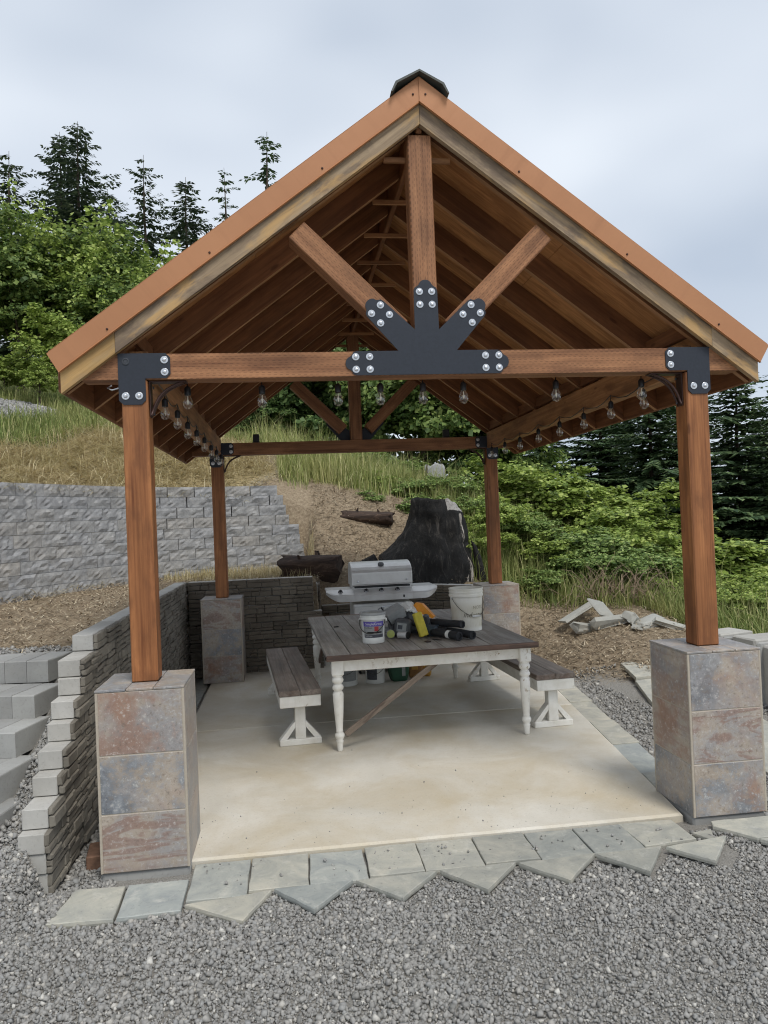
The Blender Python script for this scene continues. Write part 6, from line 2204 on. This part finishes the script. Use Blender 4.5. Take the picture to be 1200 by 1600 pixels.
# left skyline firs (position of the trunk, height of the tip)
for (lb, tx, ty, top, me, h0, w, rz) in (
        ('dark fir cut off by the left picture edge', -15.70, 39.67, 23.32, FIR_B, 15.0, 1.7, 0.4),
        ('tallest fir of the left skyline', -12.34, 41.24, 25.92, FIR_A, 17.0, 1.35, 1.0),
        ('fir just left of the tallest one, slightly shorter and merged with it', -13.98, 43.46, 26.43, FIR_A, 17.0, 1.25, 2.2),
        ('narrow ragged fir standing alone right of the tallest one', -7.87, 36.68, 21.80, FIR_B, 15.0, 1.3, 0.2),
        ('bushy fir between the ragged one and the roof edge', -5.67, 36.42, 20.52, FIR_C, 13.0, 1.6, 1.3),
        ('thin fir with a bare crooked top close to the roof edge', -3.48, 34.13, 19.99, FIR_D, 14.0, 1.3, 2.6),
        ('slender drooping fir rising behind the roof edge', -1.28, 36.85, 23.30, FIR_D, 14.0, 1.6, 0.9),
        ('fir behind the gap between the tallest and the ragged one', -12.09, 47.27, 24.59, FIR_C, 13.0, 1.6, 2.9)):
    p = Vector((tx, ty, top))
    zb = 6.5
    fir(lb, 'firs on the left skyline', tx, me, h0, p.x, p.y, p.z, zb, rz, w)
# big maples at the left
for (lb, tx, ty, top, k, sx, sz_, rz) in (
        ('big maple filling the left edge above the bank', -7.65, 16.11, 10.42, 0, 1.0, 1.0, 0.3),
        ('broad maple left of centre below the tallest fir', -6.35, 16.96, 10.27, 1, 1.15, 1.0, 1.4),
        ('rounded maple below the narrow ragged fir', -4.88, 15.27, 9.21, 0, 0.95, 0.95, 2.5),
        ('maple touching the left roof slope', -3.72, 18.14, 10.16, 1, 1.0, 1.0, 4.0)):
    p = Vector((tx, ty, top))
    zg = H1(p.x, p.y)
    s = (p.z - zg) / 6.6
    plant('maple_tree', 'maple', lb, 'maples on the left', p.x, p.y, [('crown', MAPLE[k], (0, 0, 0.25)), ('shoot_tips', SHOOTS[k], (0, 0, 0)), ('trunk', TR_BIG, (0, 0, 0))], rz, (s * sx, s * sx, s * sz_))
for (lb, tx, ty, top, sx, rz) in (
        ('young pale maple in front of the dark maples by the eave', -5.52, 12.85, 6.90, 0.9, 0.5),
        ('light green shrub at the foot of the maples by the gravel road', -5.87, 11.91, 5.42, 0.8, 1.9),
        ('dark leafy shrub at the left edge above the gravel road', -6.96, 13.05, 5.90, 1.0, 3.0)):
    p = Vector((tx, ty, top))
    zg = H1(p.x, p.y)
    s = max(0.3, (p.z - zg) / 3.45)
    plant('young_maple', 'young tree', lb, 'young trees by the gravel road', p.x, p.y, [('crown', YOUNG[0], (0, 0, 0.05)), ('trunk', TR_MID, (0, 0, 0))], rz, (s * sx * 1.2, s * sx * 1.2, s))
# darker broadleaf trees behind the pavilion
for (lb, tx, ty, top, k, sx, rz, me) in (
        ('dark leafy tree seen under the left roof slope behind the rear beam', -1.06, 14.83, 5.59, 0, 1.1, 0.2, MAPLE_D),
        ('dark leafy tree behind the left strut of the rear truss', 0.19, 15.65, 7.71, 1, 1.0, 1.2, MAPLE_D),
        ('dense dark tree behind the rear king post', 1.54, 15.98, 8.33, 0, 1.1, 2.0, MAPLE_D),
        ('paler tree behind the right strut of the rear truss', 2.63, 14.35, 7.15, 1, 0.9, 3.1, MAPLE),
        ('bright leafy tree seen under the right roof slope', 3.90, 13.70, 5.45, 0, 0.95, 4.2, MAPLE)):
    p = Vector((tx, ty, top))
    zg = H1(p.x, p.y)
    s = (p.z - zg) / 6.0
    plant('leafy_tree', 'tree', lb, 'leafy trees behind the pavilion', p.x, p.y, [('crown', me[k], (0, 0, 0.0)), ('trunk', TR_BIG, (0, 0, 0))], rz, (s * sx, s * sx, s))
# yellow-green young maples at the right
for (lb, tx, ty, top, k, sx, rz) in (
        ('young yellow-green maple right of the right rear post', 3.64, 9.72, 3.08, 0, 1.0, 0.3),
        ('young yellow-green maple, second right of the rear post', 4.55, 10.11, 2.99, 1, 1.0, 1.5),
        ('tall pointed young maple in the middle of the right thicket', 5.39, 9.01, 2.42, 0, 1.0, 2.6),
        ('young maple between the pointed one and the second one', 5.58, 11.00, 2.67, 1, 1.1, 3.3),
        ('young maple left of the right front post, low and spreading', 6.09, 8.93, 1.73, 0, 1.2, 4.4),
        ('young maple right of the right front post', 7.15, 8.29, 1.33, 1, 1.2, 5.2),
        ('young maple at the right picture edge', 8.53, 9.13, 1.14, 0, 1.2, 0.9)):
    p = Vector((tx, ty, top))
    zg = min(H1(p.x, p.y), p.z - 2.0)
    s = (p.z - zg) / 3.5
    plant('young_maple', 'young maple', lb, 'young maples on the right bank', p.x, p.y, [('crown', YOUNG[k], (0, 0, 0.1)), ('trunk', TR_MID, (0, 0, 0))], rz, (max(s, 0.95) * sx, max(s, 0.95) * sx, s), z=zg)
# brambles and shrubs
for (lb, tx, ty, top, k, sx, hh, rz, me) in (
        ('bramble thicket around the pale cut stump', 2.11, 9.01, 2.56, 0, 1.1, 1.0, 0.2, BUSH),
        ('bramble thicket left of the right rear post', 2.31, 7.98, 2.27, 1, 0.9, 0.9, 1.1, BUSH),
        ('bramble bush right of the right rear post', 2.96, 7.70, 1.94, 0, 1.0, 0.9, 2.0, BUSH),
        ('shrub with dry twigs above the rubble heap', 3.86, 6.39, 1.37, 1, 1.0, 0.95, 3.0, BUSH),
        ('leafy shrub left of the twiggy one above the rubble', 3.41, 6.85, 1.30, 0, 1.0, 0.9, 3.9, BUSH),
        ('light shrub behind the right front post', 4.82, 6.47, 0.96, 0, 1.0, 1.0, 4.6, BUSH_L),
        ('light shrub right of the right front post', 5.09, 5.23, 0.79, 1, 1.0, 1.0, 0.7, BUSH_L),
        ('light shrub at the right picture edge', 5.86, 5.54, 0.78, 0, 1.1, 1.0, 1.6, BUSH_L),
        ('broad shrub behind the rubble, left of the dry twigs', 3.85, 7.39, 1.64, 1, 1.5, 1.0, 0.9, BUSH),
        ('rounded shrub right of the dry twigs above the rubble', 4.63, 6.90, 1.25, 0, 1.3, 1.0, 2.2, BUSH),
        ('yellowish shrub between the rear post pier and the rubble', 3.14, 7.08, 1.51, 1, 1.0, 0.9, 5.1, BUSH_L),
        ('tall leafy shrub right of the burnt stump', 2.47, 7.36, 2.15, 0, 0.9, 0.9, 3.6, BUSH_L),
        ('spreading shrub in front of the pointed young maple', 4.74, 7.89, 1.77, 0, 1.4, 1.0, 5.6, BUSH_L),
        ('leafy weeds on the slope above the burnt stump', 1.45, 7.89, 2.26, 0, 0.9, 0.9, 1.0, BUSH),
        ('bramble mound left of the pale cut stump', 1.39, 8.90, 2.62, 1, 1.0, 1.0, 4.0, BUSH),
        ('pale leafy weeds right of the burnt stump', 2.06, 6.81, 1.73, 1, 0.8, 0.8, 2.7, BUSH_L),
        ('low weeds at the foot of the right rear pier', 2.74, 6.33, 1.14, 0, 0.8, 0.8, 0.4, BUSH),
        ('green weeds in the middle of the grassy slope', -0.15, 9.3, 2.95, 0, 0.7, 0.8, 1.7, BUSH),
        ('green weeds left of the middle of the grassy slope', -0.75, 9.9, 3.15, 1, 0.7, 0.8, 0.2, BUSH_L),
        ('green weeds right of the middle of the grassy slope', 0.75, 9.0, 2.75, 1, 0.8, 0.8, 5.0, BUSH_L),
        ('green weeds just above the slope log', 0.4, 8.1, 2.5, 0, 0.6, 0.7, 3.1, BUSH),
        ('low green shrub by the grass left of the dark trees', 1.68, 10.98, 3.10, 0, 1.2, 0.9, 2.4, BUSH),
        ('low dark shrub under the middle of the rear beam', 0.68, 11.61, 3.35, 1, 1.3, 1.0, 3.3, BUSH),
        ('low shrub under the left half of the rear beam', -0.74, 11.28, 3.49, 0, 1.2, 0.9, 4.1, BUSH)):
    p = Vector((tx, ty, top))
    zg = min(H1(p.x, p.y), p.z - 0.6)
    s = (p.z - zg) / 1.6
    w = max(0.62, min(s, 1.6)) * sx
    plant('shrub', 'shrub', lb, 'shrubs on the bank', p.x, p.y, [('foliage', me[k], (0, 0, 0)), ('stem', TR_SMALL, (0, 0, 0))], rz, (w, w, s * hh), z=zg)
# dry twigs of the shrub over the rubble
tw = empty('dry_brush', (3.65, 5.6, H1(3.65, 5.6)))
tag(tw, 'heap of dry brown twigs hanging behind the rubble', 'brush')
rr = random.Random(17)
V, F = [], []
for k in range(150):
    a = rr.uniform(0, 2 * PI); b = Vector((rr.gauss(0, 0.35), rr.gauss(0, 0.2), rr.uniform(0.0, 0.25)))
    d = Vector((math.cos(a) * 0.5, math.sin(a) * 0.3, rr.uniform(0.2, 0.9)))
    L = rr.uniform(0.3, 0.8)
    v, f = tube_data([b, b + d * L * 0.6, b + d * L + Vector((0, 0, -0.15 * L))], [0.006, 0.004, 0.002], 3)
    n = len(V); V += v; F += [tuple(i + n for i in q) for q in f]
mesh_obj('twigs', V, F, M_DRYTWIG, tw)
# big firs at the right
for (lb, tx, ty, top, me, h0, w, rz) in (
        ('large dark fir right of the right front post', 13.56, 18.02, 6.51, FIR_R, 14.0, 1.5, 0.2),
        ('large dark fir at the right picture edge', 13.74, 15.99, 5.31, FIR_R, 14.0, 1.5, 1.3),
        ('dark fir left of the right front post', 11.67, 20.26, 7.03, FIR_R, 14.0, 1.5, 2.1),
        ('dark fir behind the thicket under the right eave', 11.54, 24.31, 7.41, FIR_R, 14.0, 1.6, 3.4),
        ('dark fir far behind, just left of the right front post', 17.64, 27.57, 7.39, FIR_A, 17.0, 1.8, 4.0),
        ('dark fir behind the young maples under the right roof', 10.51, 27.46, 7.49, FIR_R, 14.0, 1.5, 5.0),
        ('dark fir seen between the right front post and the eave', 14.32, 22.96, 6.84, FIR_R, 14.0, 1.5, 0.8),
        ('dark fir low behind the shrubs right of the right post', 18.10, 23.50, 5.60, FIR_R, 14.0, 1.7, 2.8),
        ('dark fir behind the pointed young maple', 14.89, 29.93, 7.57, FIR_R, 14.0, 1.8, 1.8),
        ('dark fir just above the right rear beam end', 10.44, 32.50, 8.10, FIR_R, 14.0, 1.6, 3.9)):
    p = Vector((tx, ty, top))
    zb = min(-6.0, H1(p.x, p.y))
    fir(lb, 'firs on the right', tx, me, h0, p.x, p.y, p.z, zb, rz, w)
# the far wood that closes the horizon
def wood_belt():
    r = np.random.default_rng(77)
    Ps, Ns = [], []
    for k in range(420):
        a = r.uniform(-1.0, 0.95)
        d = r.uniform(58, 75)
        x, y = d * math.sin(a), d * math.cos(a) - 4
        lvl = 10 if x < -6 else (6 if x < 8 else -2)
        hgt = r.uniform(5, 9) if x < 8 else r.uniform(4, 8)
        q = r.normal(size=(130, 3)); q /= np.linalg.norm(q, axis=1)[:, None]
        Ps.append(np.array([x, y, lvl]) + q * np.array([2.6, 2.6, hgt]) * (r.random((130, 1)) ** 0.4)); Ns.append(q)
    V, F = leaf_cloud(np.concatenate(Ps), np.concatenate(Ns), np.full(sum(len(p) for p in Ps), 0.8), r)
    return fast_mesh('far_wood', V, Ftri=F, mat=M_FIR, kind='stuff')
wood_belt()
